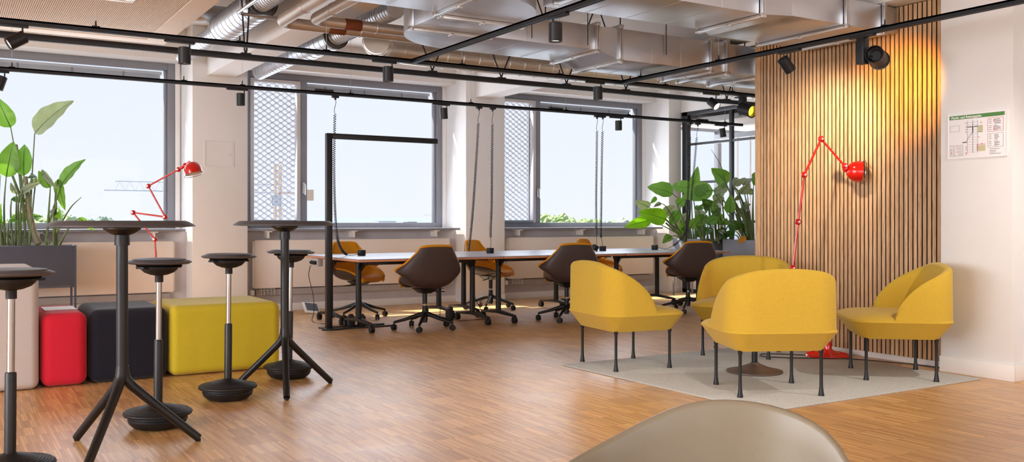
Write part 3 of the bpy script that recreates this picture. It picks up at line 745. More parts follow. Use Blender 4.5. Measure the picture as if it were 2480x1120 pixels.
flange(fd, 5.945, 6.20, 6.84, 2.475, ZH, 'x'); duct_seg(fd, 5.96, 6.125, 6.20, 6.84, 2.475, ZH, 'x'); flange(fd, 6.14, 6.20, 6.84, 2.475, ZH, 'x')
duct_seg(fd, 6.155, 6.535, 6.20, 6.84, 2.475, ZH, 'x'); flange(fd, 6.55, 6.20, 6.84, 2.475, ZH, 'x'); duct_seg(fd, 6.565, 9.80, 6.20, 6.84, 2.475, ZH, 'x')
for x in (4.0, 4.55, 5.4, 6.9, 7.9):
    MB().tube([(x, 6.18, ZB + .02), (x, 6.18, HC - .002)], .004, 6).tube([(x + .06, 6.9, 2.6), (x + .06, 6.9, HC - .002)], .006, 6).build('threaded_rod', 'black', fd)
nd = thing('air_duct', 'large galvanised duct in front that runs into the slatted wall', 'duct', (4.5, 4.8, 2.5), world=True)
NB, NH = 2.55, 2.77
duct_seg(nd, -.5, 3.42, 4.50, 4.97, NB, NH, 'x')
duct_seg(nd, 3.45, 4.85, 4.58, 5.19, NB, NH, 'x'); flange(nd, 3.435, 4.58, 5.00, NB, NH, 'x'); flange(nd, 4.87, 4.58, 5.19, NB, NH, 'x')
m = MB(); m.loft([[(4.89, 4.58, NB), (4.89, 5.19, NB), (4.89, 5.19, NH), (4.89, 4.58, NH)], [(5.17, 4.57, NB + .02), (5.17, 5.40, NB + .02), (5.17, 5.40, NH), (5.17, 4.57, NH)]]); m.build('transition', 'duct', nd, smooth=0)
duct_seg(nd, 5.17, 5.72, 4.57, 5.40, NB + .02, NH, 'x'); flange(nd, 5.74, 4.57, 5.40, NB + .02, NH, 'x')
duct_seg(nd, 5.76, 6.16, 4.57, 5.40, NB + .02, NH, 'x'); flange(nd, 6.18, 4.57, 5.40, NB + .02, NH, 'x'); duct_seg(nd, 6.20, 6.355, 4.57, 5.40, NB + .02, NH, 'x')

# ------------------------------------------------------------------ round ducts and pipes
def rings_along(m, p0, p1, r, step, w=.004):
    p0, p1 = Vector(p0), Vector(p1); d = (p1 - p0); n = int(d.length / step); d.normalize()
    for k in range(n + 1):
        m.torus(tuple(p0 + d * step * (k + .3)), r, w, tuple(d), 28, 6)
def spiral_duct(label, x, z, y_end, y_mid0, y_mid1, y_start, r, R):
    t = thing('spiral_duct', label, 'duct', (x, (y_end + y_start) / 2, z - R), world=True)
    m = MB(); m.tube([(x, y_end, z), (x, y_mid1, z)], r, 36)
    rings_along(m, (x, y_mid1, z), (x, y_end, z), r, .11, .0035); m.build('spiral_pipe', 'duct', t)
    m = MB(); m.tube([(x, y_mid1, z), (x, y_mid0, z)], R, 40); rings_along(m, (x, y_mid0, z), (x, y_mid1, z), R, .13, .0045); m.build('silencer', 'duct', t)
    MB().lathe([(R * 1.01, 0), (R * 1.01, .03), (r * 1.05, .03), (r * 1.05, 0)], 40, (x, y_mid0 - .02, z), (0, 1, 0), caps=False).torus((x, y_mid0 - .005, z), (R + r) / 2, (R - r) / 2, (0, 1, 0), 40, 8).build('silencer_collar', 'foam', t)
    m = MB(); m.tube([(x, y_mid0, z), (x, y_start, z)], r * .95, 36); rings_along(m, (x, y_start, z), (x, y_mid0, z), r * .95, .05, .006); m.build('flexible_hose', 'duct', t)
    m = MB(); m.lathe([(r, 0), (r * 1.03, .01), (r * .96, .03), (r * .5, .05), (.001, .055)], 36, (x, y_end, z), (0, 1, 0)); m.build('end_cap', 'steel', t)
    return t
spiral_duct('ribbed round duct ending by the right edge of the left window', 2.30, 2.95, 10.7, 7.75, 8.95, 4.5, .085, .135)
spiral_duct('ribbed round duct ending at the top left corner of the middle window', 3.17, 2.85, 10.75, 8.30, 9.35, 6.95, .085, .12)
def lagged(label, y, x, z, xe, r):
    t = thing('lagged_pipe', label, 'pipe', (x, y, z - r), world=True)
    MB().tube(bez((x, 5.70, z), (x, 5.8, z), (x, y - .12, z), 4) + bez((x, y - .12, z), (x, y, z), (x + .12, y, z), 8) + [Vector((x + .5, y, z)), Vector((xe, y, z))], r, 24).build('lagging', 'foil', t)
    for yy in (5.8, 6.5): MB().torus((x, yy, z), r, .004, (0, 1, 0), 24, 6).build('retaining_band', 'steel', t)
    xs = xe * .44 + x * .56
    MB().lathe([(r * 1.03, 0), (r * 1.06, .01), (r * 1.04, .06), (r * 1.06, .13), (r * 1.02, .14)], 24, (xs - .15, y, z), (1, 0, 0)).build('pipe_sleeve', 'rust', t)
    m = MB(); m.torus((xs + .12, y, z), r * 1.02, .006, (1, 0, 0), 24, 6).tube([(xs + .12, y, z + r), (xs + .12, y, HC)], .005, 6); m.build('pipe_hanger', 'steel', t)
lagged('foil-lagged pipe bending right, the lower and farther of a pair', 7.11, 2.25, 2.66, 3.5, .045)
lagged('foil-lagged pipe bending right, the upper and nearer of a pair', 6.95, 2.46, 2.67, 3.4, .043)
t = thing('conduit_pipe', 'thin shiny conduit pipe between the round duct and the lagged pipes', 'pipe', (2.1, 6, 2.72), world=True)
MB().tube(bez((1.98, 5.0, 2.74), (1.98, 5.5, 2.74), (1.98, 7.25, 2.74), 4) + bez((1.98, 7.25, 2.74), (1.98, 7.33, 2.74), (2.06, 7.33, 2.74), 6) + [Vector((2.5, 7.33, 2.74)), Vector((3.0, 7.33, 2.74))], .014, 12).build('conduit', 'chrome', t)
MB().torus((1.98, 6.7, 2.74), .017, .004, (0, 1, 0), 16, 6).tube([(1.98, 6.7, 2.757), (1.98, 6.7, 3.0)], .004, 6).build('pipe_clip', 'black', t)
mp_ = thing('mesh_duct', 'long round duct wrapped in wire mesh above the hanger bar', 'duct', (6, 7.75, 2.54), world=True)
path = bez((3.18, 7.36, 2.655), (3.26, 7.75, 2.655), (3.85, 7.75, 2.655), 10)
m = MB(); m.tube(path + [Vector((9.8, 7.75, 2.655))], .112, 32); m.build('duct_tube', 'duct_floor_glow', mp_)
m = MB()
for k in (1, 3, 5, 7): 
    d = (path[k + 1] - path[k]).normalized(); m.torus(tuple(path[k]), .113, .004, tuple(d), 28, 6)
m.build('elbow_seams', 'steel', mp_)
m = MB(); x = 3.85
while x < 9.8: m.torus((x, 7.75, 2.66), .118, .0035, (1, 0, 0), 24, 5); x += .17
for k in range(10):
    a = 2 * PI * k / 10; m.tube([(3.8, 7.75 + .118 * math.cos(a), 2.66 + .118 * math.sin(a)), (9.8, 7.75 + .118 * math.cos(a), 2.66 + .118 * math.sin(a))], .0028, 5)
m.build('wire_mesh', 'steel', mp_)
t = thing('cross_duct', 'short brass-lit round duct behind the ceiling board by the first pillar', 'duct', (2.35, 9.9, 2.98), world=True)
MB().tube([(2.06, 9.3, 3.14), (2.6, 9.3, 3.14)], .09, 24).build('duct_tube', 'duct', t)

# ------------------------------------------------------------------ coiled cables from the rear rail
def cable(label, x, pts, box=None, boxlabel=None, tilt=0.0):
    t = thing('coiled_cable', label, 'cable', (x, 9.06, .74), world=True, group='black coiled cables hanging to the desks')
    z = ZT - .035
    MB().box(x - .035, x + .035, 9.04, 9.08, z - .022, z).lathe([(.014, 0), (.010, -.02)], 10, (x, 9.06, z - .022)).build('rail_plug', 'track', t, bevel=.002)
    P = catmull([(x, 9.06, z - .03)] + pts, 24)
    seg = [0.0]
    for a, b in zip(P, P[1:]): seg.append(seg[-1] + (b - a).length)
    T = seg[-1]
    def at(s):
        for i in range(len(P) - 1):
            if s <= seg[i + 1]:
                f = (s - seg[i]) / max(1e-9, seg[i + 1] - seg[i]); return P[i].lerp(P[i + 1], f), (P[i + 1] - P[i]).normalized()
        return P[-1], (P[-1] - P[-2]).normalized()
    lead = .16; tail = .14 if box else .02
    MB().tube([at(lead * k / 5)[0] + Vector((.008 * math.sin(k * 1.3), 0, 0)) for k in range(6)], .003, 6).build('lead_wire', 'coil', t)
    H = []; s = lead; ph = 0.0
    while s < T - tail:
        f = (s - lead) / max(.01, T - tail - lead); pitch = .024 - .012 * f
        p, d = at(s); up = Vector((1, 0, 0)); up = (up - d * up.dot(d)).normalized(); sd = d.cross(up)
        H.append(p + (up * math.cos(ph) + sd * math.sin(ph)) * .0125); ph += 2 * PI / 9; s += pitch / 9
    MB().tube(H, .0036, 5).build('coil', 'coil', t)
    if box:
        e = [at(T - tail * (1 - k / 6))[0] for k in range(7)]
        MB().tube(e + [Vector((box[0], box[1], box[2] + .03))], .003, 6).build('tail_wire', 'coil', t)
        b = MB(); b.M = Matrix.Translation(box) @ Matrix.Rotation(tilt, 4, 'Y') @ Matrix.Rotation(.3, 4, 'Z'); b.box(-.032, .032, -.032, .032, 0, .062)
        b.build('socket_cube', 'rubber', t, bevel=.004)
ZD = .731
cable('coiled cable looping to the left end desk in front of the middle window', xof(812, bc), [(3.455, 9.10, 1.7), (3.49, 9.15, 1.1), (3.56, 9.22, .85), (3.68, 9.30, .745), (3.80, 9.35, .742)], (3.87, 9.37, ZD))
cable('coiled cable slanting left down to the first desk joint, before the second pillar', xof(1160, bc), [(5.16, 9.12, 1.9), (5.15, 9.2, 1.2), (5.14, 9.28, .74)])
cable('coiled cable with a black socket cube, right one of the two before the second pillar', xof(1193, bc), [(5.36, 9.12, 1.9), (5.40, 9.2, 1.3), (5.42, 9.26, .98), (5.44, 9.28, .85), (5.44, 9.3, .78)], (5.44, 9.30, ZD))
cable('coiled cable with a tipped socket cube, left one of the pair in the right window', xof(1446, bc), [(6.85, 9.12, 1.9), (6.90, 9.2, 1.3), (6.95, 9.26, .95), (6.97, 9.28, .84), (6.95, 9.28, .80)], (6.93, 9.28, ZD + .015), tilt=.5)
cable('coiled cable with a black socket cube, right one of the pair in the right window', xof(1460, bc), [(6.93, 9.12, 1.9), (6.98, 9.2, 1.3), (7.02, 9.26, .95), (7.07, 9.3, .85), (7.08, 9.3, .78)], (7.08, 9.30, ZD))
cable('straight coiled cable in front of the planter leaves, left of the looping one', xof(1672, bc), [(8.33, 9.08, 1.9), (8.31, 9.10, 1.2), (8.30, 9.12, .74)])
cable('coiled cable looping left across the planter leaves to a socket cube on the last desk', xof(1690, bc), [(8.42, 9.1, 1.7), (8.36, 9.14, 1.05), (8.26, 9.2, .84), (8.10, 9.25, .745), (8.06, 9.27, .742)], (7.93, 9.30, ZD))
# ------------------------------------------------------------------ bistro tables
def bistro(label, loc, r, rot):
    t = thing('bistro_table', label, 'table', loc, rot, 'round black standing tables')
    MB().lathe([(.001, 1.072), (r - .05, 1.072), (r, 1.076), (r, 1.080), (r - .006, 1.085), (r - .03, 1.099), (r - .045, 1.104), (.001, 1.104)], 64).build('tabletop', 'tabletop', t)
    MB().lathe([(.034, 1.0), (.034, 1.035), (.055, 1.042), (.085, 1.062), (.086, 1.0715), (.001, 1.0715)], 36).lathe([(.033, 1.02), (.035, 1.02), (.035, .985), (.031, .985)], 32).build('top_mount', 'black', t)
    MB().lathe([(.028, .375), (.027, .40), (.027, 1.0)], 32).lathe([(.0272, .382), (.0285, .384), (.0285, .388), (.0272, .39)], 32).build('column', 'black', t)
    for k in range(3):
        a = 2 * PI * k / 3
        d = Vector((math.cos(a), math.sin(a), 0))
        pts = [d * .004 + Vector((0, 0, .40)), d * .012 + Vector((0, 0, .355)), d * .035 + Vector((0, 0, .315)), d * .085 + Vector((0, 0, .265)), d * .20 + Vector((0, 0, .158)), d * .355 + Vector((0, 0, .016))]
        MB().tube(catmull(pts, 5), [.0255] * 6 + [.024 - .0002 * i for i in range(20)], 18).build('leg', 'black', t)
        MB().lathe([(.012, 0), (.014, .006), (.014, .014)], 14, tuple(d * .352)).build('foot_glide', 'rubber', t)
    return t
bistro('large round standing table in front, among the left stools', (.742, 4.78, 0), .335, math.radians(0.0) + math.radians(-2.5))
bistro('round standing table further back, before the yellow pouf', (1.905, 5.905, 0), .325, math.radians(-106))

# ------------------------------------------------------------------ sit-stand stools
def make_stool(label, loc, rot, tx=0, ty=0):
    t = thing('standing_stool', label, 'stool', loc, rot, 'black wobble stools')
    MB().lathe([(.001, .002), (.10, .002), (.125, .010), (.145, .030), (.152, .048), (.148, .055), (.153, .060), (.153, .072), (.001, .072)], 48).build('rubber_bowl', 'rubber', t)
    prof = [(.13, .070), (.172, .072), (.176, .080), (.174, .086)]
    r = .168; z = .089
    for k in range(6): prof += [(r, z), (r - .003, z + .0035), (r - .008, z + .003)]; r -= .012; z += .0030
    prof += [(.09, .113), (.03, .127), (.026, .131), (.001, .131)]
    MB().lathe(prof, 56).build('base_cover', 'rubber', t)
    MB().lathe([(.0225, .122), (.0225, .462), (.0205, .468), (.015, .470)], 28).build('lower_tube', 'black', t)
    MB().lathe([(.015, .46), (.015, .80)], 24).build('gas_piston', 'chrome', t)
    MB().lathe([(.0215, .776), (.0215, .812), (.025, .818), (.001, .818)], 24).build('upper_collar', 'rubber', t)
    d = MB().lathe([(.024, .812), (.045, .816), (.075, .828), (.092, .844), (.098, .858), (.098, .862), (.001, .862)], 40)
    d.box(-.125, -.085, -.03, .03, .850, .861).box(.085, .125, -.03, .03, .850, .861)
    d.build('seat_dish', 'rubber', t, bevel=.002)
    b = [( .09, .858)]
    for k in range(4): b += [(.118, .861 + k * .004), (.112, .863 + k * .004)]
    b += [(.09, .879)]
    MB().lathe(b, 64).build('bellows', 'rubber', t)
    MB().lathe([(.10, .874), (.150, .874), (.165, .882), (.166, .886), (.150, .893), (.140, .894), (.135, .900), (.11, .903), (.05, .899), (.001, .898)], 56).build('seat', 'tabletop', t)
    t.rotation_euler = (tx, ty, rot)
    return t
s0 = make_stool('black wobble stool cut by the left edge of the photo', (.245, 4.40, 0), .2, 0, .006)
def stool(label, loc, rot, tx, ty):
    s = dup(s0, loc, 0, label); s.rotation_euler = (tx, ty, rot); return s
stool('black wobble stool just right of the large round table column', (.985, 5.20, 0), .5, 0.008, .004)
stool('black wobble stool before the yellow pouf, midway between the two round tables', (1.508, 5.79, 0), .3, .0, .010)
stool('black wobble stool behind the further round table', (2.08, 6.36, 0), .8, .012, .016)

# ------------------------------------------------------------------ poufs
def pouf(name, x0, x1, y0, y1, h, mat, label, r=.06):
    m = MB(); rings = []
    n = 7
    for k in range(n + 1):
        a = PI / 2 * k / n; q = r * (1 - math.sin(a)); rings.append(rrect((x1 - x0) / 2 - q * 1.0, (y1 - y0) / 2 - q, max(.012, r - q), r * (1 - math.cos(a)) + .004, 6, (x0 + x1) / 2, (y0 + y1) / 2))
    for k in range(n + 1):
        a = PI / 2 * (1 - k / n); q = r * (1 - math.sin(a)); rings.append(rrect((x1 - x0) / 2 - q, (y1 - y0) / 2 - q, max(.012, r - q), h - r * (1 - math.cos(a)), 6, (x0 + x1) / 2, (y0 + y1) / 2))
    m.loft(rings); o = m.build(name, mat, smooth=50); tag(o, label, 'pouf', 'velour seat blocks along the radiator')
    return o
pouf('seat_block', -.22, .545, 6.76, 7.5, .80, 'beigefab', 'tall pale beige pouf at the left edge', .05)
rp_ = pouf('seat_block', .558, .838, 6.78, 7.50, .492, 'redfab', 'narrow red pouf between the beige and black poufs')
pouf('seat_block', .852, 1.358, 6.80, 7.52, .50, 'blackfab', 'black pouf between the red and yellow poufs')
pouf('seat_block', 1.370, 2.165, 6.80, 7.55, .502, 'mustard2', 'long yellow pouf at the right end of the row')
t = thing('printed_sheet', 'white printed sheet lying on the red pouf', 'paper', (.70, 7.18, .494), world=True)
MB().box(.60, .80, 7.03, 7.32, .4925, .4945).build('sheet', 'paper', t, smooth=0)
MB().box(.63, .77, 7.08, 7.26, .4946, .4952).build('printed_picture', 'signpale', t, smooth=0)

# ------------------------------------------------------------------ lounge chairs
def make_lounge(label, loc, rot):
    t = thing('lounge_chair', label, 'armchair', loc, rot, 'mustard lounge chairs on the rug')
    zc, zb = .405, .285
    # boat-shaped underside
    m = MB(); rings = [rrect(.26, .235, .03, zb + .003, 6), rrect(.272, .247, .035, zb, 6)]
    rings = [rrect(.20, .18, .03, zb + .001, 6), rrect(.272, .247, .035, zb, 6), rrect(.278, .253, .04, zb + .008, 6)]
    for k in range(1, 5):
        f = k / 4; rings.append(rrect(.278 + .087 * f, .253 + .092 * f, .04 + .09 * f, zb + .008 + (zc - zb - .008) * f, 6))
    m.loft(rings, True, True, False)
    top = [rrect(.365, .345, .13, zc, 6)]
    for k in range(1, 7):
        a = PI / 2 * k / 6; q = 1 - math.cos(a)
        hx = .365 - .20 * q; top.append(rrect(hx, .345 - .20 * q, max(.02, .13 - .06 * q), zc + .055 * math.sin(a), 6))
    m.loft(top, True, False, True)
    m.build('seat', 'mustard', t, smooth=28)
    # wrap-round back
    hw, hd, rc, y1, th = .363, .343, .15, .06, .062
    path = []
    for k in range(12): path.append(((hw), y1 - (y1 + hd - rc) * k / 12, 1, 0))
    for k in range(12):
        a = -PI / 2 * k / 12; path.append((hw - rc + rc * math.cos(a), -hd + rc + rc * math.sin(a), math.cos(a), math.sin(a)))
    n2 = 10
    for k in range(n2): path.append((hw - rc - 2 * (hw - rc) * k / n2, -hd, 0, -1))
    for k in range(12):
        a = -PI / 2 - PI / 2 * k / 12; path.append((-hw + rc + rc * math.cos(a), -hd + rc + rc * math.sin(a), math.cos(a), math.sin(a)))
    for k in range(13): path.append((-hw, -hd + rc + (y1 + hd - rc) * k / 12, -1, 0))
    n = len(path); rings = []
    H = .80
    L_ = [0.0]
    for a, b in zip(path, path[1:]): L_.append(L_[-1] + math.hypot(a[0] - b[0], a[1] - b[1]))
    for i, (x, y, nx, ny) in enumerate(path):
        q = L_[i] / L_[-1]; q = min(q, 1 - q) / .5
        h = .43 + (H - .43) * (1 - (1 - q) ** 2.3) ** .62
        tk = th * min(1, .35 + q * 1.5); lean = .02 * (h - .43) / .37
        pt = lambda d, z, e=0: (x - nx * (d + e * 0), y - ny * (d + e * 0), z)
        s = min(1, (h - .42) / .12); o = lean * -1.0
        rings.append([pt(.0, zc - .003), pt(.002, (zc + h) / 2), pt(.004, h - .026 * s), pt(.010, h - .010 * s), pt(tk * .35, h), pt(tk * .7, h - .004 * s), pt(tk * .95, h - .018 * s), pt(tk, h - .035 * s), pt(tk + .012, (zc + .03 + h) / 2), pt(tk + .03, zc + .022)])
    MB().loft(rings).build('backrest', 'mustard', t, smooth=50)
    for sx in (-1, 1):
        for sy in (-1, 1):
            x, y = sx * .262, sy * .228
            MB().lathe([(.0185, 0), (.0185, .006), (.0155, .022), (.0115, .055), (.0105, .10), (.0105, .26), (.0145, .278), (.016, .29)], 16, (x, y, 0)).build('leg', 'black', t)
    return t
RZ = .010
l0 = make_lounge('mustard lounge chair with its back to the camera, nearest of the four', (4.545, 4.225, RZ), math.atan2(-.431, .903))
dup(l0, (4.43, 5.54, RZ), math.atan2(-.99, -.147), 'mustard lounge chair seen from its side at the left corner of the rug')
dup(l0, (5.615, 5.50, RZ), math.atan2(.842, -.539), 'mustard lounge chair half hidden behind the nearest one')
dup(l0, (5.755, 4.181, RZ), math.atan2(.757, .654), 'mustard lounge chair at the right beside the white pier')
tag(MB().box(4.035, 6.145, 3.755, 5.80, 0, RZ).build('rug', 'rug', bevel=.004), 'grey looped rug under the mustard lounge chairs', 'rug')
t = thing('pedestal_table', 'small bronze pedestal table mid-rug, mostly hidden by the nearest lounge chair', 'table', (5.01, 4.775, RZ))
MB().lathe([(.001, 0), (.198, 0), (.2, .004), (.198, .012), (.185, .014), (.10, .036), (.035, .062), (.03, .07), (.001, .07)], 48).build('base', 'pedestal', t)
MB().lathe([(.0205, .06), (.0205, .44)], 24).build('column', 'black', t)
MB().lathe([(.001, .43), (.17, .43), (.20, .437), (.20, .442), (.195, .446), (.001, .446)], 48).build('tabletop', 'pedestal', t)

# ------------------------------------------------------------------ red jointed floor lamps
def lamp(label, base, joints, shade_dir, armr=.009, r_sh=.085, cord=False):
    t = thing('floor_lamp', label, 'floor lamp', base, world=True, group='red jointed floor lamps')
    m = MB(); m.lathe([(.001, 0), (.172, 0), (.176, .006), (.170, .014), (.11, .030), (.045, .050), (.036, .06), (.001, .06)], 48, base)
    for k in range(28):
        a = 2 * PI * k / 28; c, s = math.cos(a), math.sin(a)
        m.tube([(base[0] + .165 * c, base[1] + .165 * s, base[2] + .0145), (base[0] + .10 * c, base[1] + .10 * s, base[2] + .033)], .005, 6)
    m.lathe([(.035, .05), (.032, .10), (.022, .13), (.001, .135)], 20, base); m.build('base', 'red', t)
    J = [Vector(j) for j in joints]
    p = Vector(base) + Vector((0, 0, .12))
    view = Vector((S31, C31, 0))
    for k, j in enumerate(J):
        a, b = p, j
        MB().tube([a, a.lerp(b, .05), a.lerp(b, .06), a.lerp(b, .94), a.lerp(b, .95), b], [.013, .013, armr, armr, .013, .013], 14).build('arm', 'red', t)
        kn = MB(); kn.sphere(tuple(b), .026, 18, 12); q = view.cross((b - a).normalized()); 
        kn.lathe([(.012, -.034), (.016, -.030), (.016, .030), (.012, .034)], 16, tuple(b), tuple(view))
        o = kn.build('joint', 'red', t)
        MB().lathe([(.007, .034), (.008, .038), (.001, .039)], 10, tuple(b), tuple(-view)).build('joint_screw', 'chrome', o)
        p = j
    d = Vector(shade_dir[0]).normalized(); c = Vector(shade_dir[1]); ax = d
    nb = c - d * r_sh * 1.0
    MB().tube([p, p.lerp(nb, .6), nb], [.016, .017, .022], 14).sphere(tuple(p.lerp(nb, .55)), .028, 16, 10).build('shade_neck', 'red', t)
    pr = []
    for k in range(13):
        a = PI / 2 * k / 12; pr.append((r_sh * math.sin(a), -r_sh * math.cos(a) * 1.05))
    pr += [(r_sh * 1.0, r_sh * .35), (r_sh * .97, r_sh * .36), (r_sh * .96, 0)]
    for k in range(12, 1, -1):
        a = PI / 2 * k / 12; pr.append((r_sh * .95 * math.sin(a), -r_sh * .98 * math.cos(a)))
    MB().lathe(pr, 40, tuple(c), tuple(d), caps=False).build('lamp_shade', 'red', t)
    pr2 = [(r_sh * .945 * math.sin(PI / 2 * k / 10), -r_sh * .965 * math.cos(PI / 2 * k / 10)) for k in range(11)] + [(r_sh * .955, r_sh * .33)]
    MB().lathe(pr2, 36, tuple(c), tuple(d), caps=False).build('shade_lining', 'white', t)
    MB().torus(tuple(c + d * r_sh * .5), r_sh * 1.14, .0035, tuple(d), 40, 8).tube([tuple(c + d * r_sh * .3 + Vector((0, 0, r_sh))), tuple(c + d * r_sh * .5 + Vector((0, 0, r_sh * 1.14)))], .003, 6).build('shade_ring', 'chrome', t)
    MB().sphere(tuple(c - d * .01), .03, 14, 10).build('bulb', 'white', t)
    return t
S31, C31 = math.sin(math.radians(31.68)), math.cos(math.radians(31.68))
lamp('red jointed floor lamp standing before the slatted wall', (6.105, 5.03, RZ), [(5.837, 5.152, .724), (5.874, 5.129, 1.097), (5.916, 5.103, 1.476), (6.032, 5.032, 1.765), (6.194, 4.932, 1.546)], ((.72, -.62, -.10), (6.282, 4.878, 1.502)))
lamp('red jointed floor lamp before the left window, behind the poufs', (1.905, 9.75, 0), [(1.846, 9.789, .61), (1.828, 9.80, .921), (1.641, 9.916, 1.191), (1.916, 9.746, 1.146), (1.771, 9.835, 1.457), (2.029, 9.676, 1.623)], ((.22, -.18, -.95), (2.155, 9.598, 1.612)), r_sh=.088)
tag(MB().tube(catmull([(6.0, 5.1, RZ + .006), (5.75, 5.35, RZ + .006), (5.62, 5.28, RZ + .006), (5.72, 5.12, RZ + .006), (5.95, 4.93, RZ + .006), (6.1, 4.8, RZ + .006), (6.30, 4.5, .006), (6.36, 4.0 + .2, .006)], 8), .004, 6).build('lamp_cord', 'coil'), 'black cord on the rug running from the red lamp along the slatted wall', 'cord')

# ------------------------------------------------------------------ slatted wall
t = thing('slat_panel', 'oak slatted acoustic panel on the right wall behind the lounge chairs', 'wall panel', (6.38, 5.1, .05), world=True)
MB().box(6.388, 6.399, 4.131, 6.055, .05, 2.775).build('felt_backing', 'felt_black', t, smooth=0)
m = MB(); q = MB(); y = 4.16; k = 0
while y < 5.97: m.box(6.360, 6.364, y + .001, y + .0300, .05, 2.775); q.box(6.364, 6.388, y + .0015, y + .0295, .05, 2.775); y += .04
m.box(6.360, 6.388, 5.985, 6.055, .05, 2.775)
q.build('slat_cores', 'felt_black', t, smooth=0)
m.build('slats', 'slat', t, smooth=0)
MB().box(6.355, 6.39, 4.131, 4.155, .05, 2.775).build('end_strip', 'slat', t, smooth=0)

# ------------------------------------------------------------------ escape plan
t = thing('escape_plan', 'white framed escape plan with a green heading on the white pier', 'sign', (6.243, 3.845, 1.556), world=True)
Y0, Y1, Z0, Z1 = 4.060, 3.629, 1.556, 1.877
def sp_(m, a0, a1, b0, b1, dx=.0008):
    x = 6.238 - dx; m.box(x, 6.2385, Y0 + (Y1 - Y0) * a0, Y0 + (Y1 - Y0) * a1, Z0 + (Z1 - Z0) * b0, Z0 + (Z1 - Z0) * b1)
m = MB().box(6.238, 6.25, Y1, Y0, Z0, Z1); m.build('board', 'paper', t, bevel=.001)
m = MB().box(6.236, 6.251, Y1 - .004, Y1, Z0 - .003, Z1 + .003).box(6.236, 6.251, Y0, Y0 + .004, Z0 - .003, Z1 + .003).box(6.236, 6.251, Y1, Y0, Z1, Z1 + .003).box(6.236, 6.251, Y1, Y0, Z0 - .003, Z0); m.build('edge_trim', 'white', t, smooth=0)
m = MB(); sp_(m, .02, .97, .87, .955); m.build('heading_band', 'signgreen', t, smooth=0)
cu = bpy.data.curves.new('heading', 'FONT'); cu.body = 'Flucht- und Rettungsplan'; cu.size = .026; cu.extrude = .0004; cu.offset = .0006
to = bpy.data.objects.new('tmp', cu); COL.objects.link(to)
dg = bpy.context.evaluated_depsgraph_get(); me = bpy.data.meshes.new_from_object(to.evaluated_get(dg)); bpy.data.objects.remove(to)
wmax = max(v.co.x for v in me.vertices); sc_ = .53 * (Y0 - Y1) / wmax
me.materials.clear(); me.materials.append(M['paper'])
to = bpy.data.objects.new('heading_text', me); COL.objects.link(to); to.parent = t
to.matrix_local = Matrix.Translation(Vector((6.2366, Y0 - .055 * (Y0 - Y1), Z0 + .888 * (Z1 - Z0))) - WORLD[t.name]) @ Matrix(((0, 0, -1, 0), (-1, 0, 0, 0), (0, 1, 0, 0), (0, 0, 0, 1))) @ Matrix.Diagonal((sc_, sc_ * 1.0, 1, 1))
def outline(m, a0, a1, b0, b1, w=.004):
    sp_(m, a0, a1, b0, b0 + w * 1.4); sp_(m, a0, a1, b1 - w * 1.4, b1); sp_(m, a0, a0 + w, b0, b1); sp_(m, a1 - w, a1, b0, b1)
m = MB(); outline(m, .69, .95, .54, .84, .005); m.build('red_box', 'signred', t, smooth=0)
m = MB(); outline(m, .69, .95, .20, .50); outline(m, .03, .26, .05, .29); outline(m, .03, .20, .60, .73, .003)
for k in range(13): sp_(m, .34, .52, .12 + k * .055, .123 + k * .055)
sp_(m, .34, .344, .10, .82); sp_(m, .516, .52, .10, .82); sp_(m, .43, .437, .10, .82)
rg = random.Random(5)
for z in (.80, .76, .72, .66, .62, .58): sp_(m, .71, .755, z, z + .010); sp_(m, .80, .80 + rg.uniform(.05, .12), z, z + .010); sp_(m, .80, .80 + rg.uniform(.05, .12), z - .018, z - .010)
for z in (.46, .42, .38, .32, .28, .24): sp_(m, .71, .75, z, z + .010); sp_(m, .80, .80 + rg.uniform(.05, .1), z, z + .010); sp_(m, .80, .80 + rg.uniform(.05, .1), z - .018, z - .010)
for z in (.16, .12, .085, .05): sp_(m, .72, .72 + rg.uniform(.1, .2), z, z + .010)
for k in range(6): sp_(m, .08, .12, .25 - k * .035, .258 - k * .035); sp_(m, .18, .24, .25 - k * .035, .258 - k * .035)
sp_(m, .51, .60, .55, .56); m.build('plan_lines', 'signgrey', t, smooth=0)
m = MB(); sp_(m, .335, .44, .675, .69); sp_(m, .425, .44, .55, .69); sp_(m, .45, .52, .675, .69); sp_(m, .25, .33, .335, .355)
x = 6.2372; P_ = lambda a, b: (x, Y0 + (Y1 - Y0) * a, Z0 + (Z1 - Z0) * b)
m.tube([P_(.425, .55), P_(.34, .41), P_(.315, .35)], .0012, 5); m.build('route_line', 'signdark', t, smooth=0)
m = MB(); sp_(m, .525, .605, .56, .70, .0006); m.build('stair_fill', 'signbeige', t, smooth=0)
m = MB(); sp_(m, .515, .65, .13, .26, .0006); m.build('stair_fill', 'signbeige', t, smooth=0)
m = MB()
for a, b in ((.31, .76), (.31, .62), (.31, .56), (.31, .68), (.31, .22), (.31, .17), (.31, .10), (.31, .07), (.785, .78), (.785, .75), (.785, .64), (.785, .60), (.785, .57), (.57, .75), (.53, .43), (.58, .28), (.05, .18), (.05, .13), (.05, .09), (.15, .25), (.15, .20), (.15, .13)): sp_(m, a, a + .014, b, b + .022)
sp_(m, .505, .65, .275, .285); sp_(m, .505, .512, .14, .28); m.build('red_symbols', 'signred', t, smooth=0)

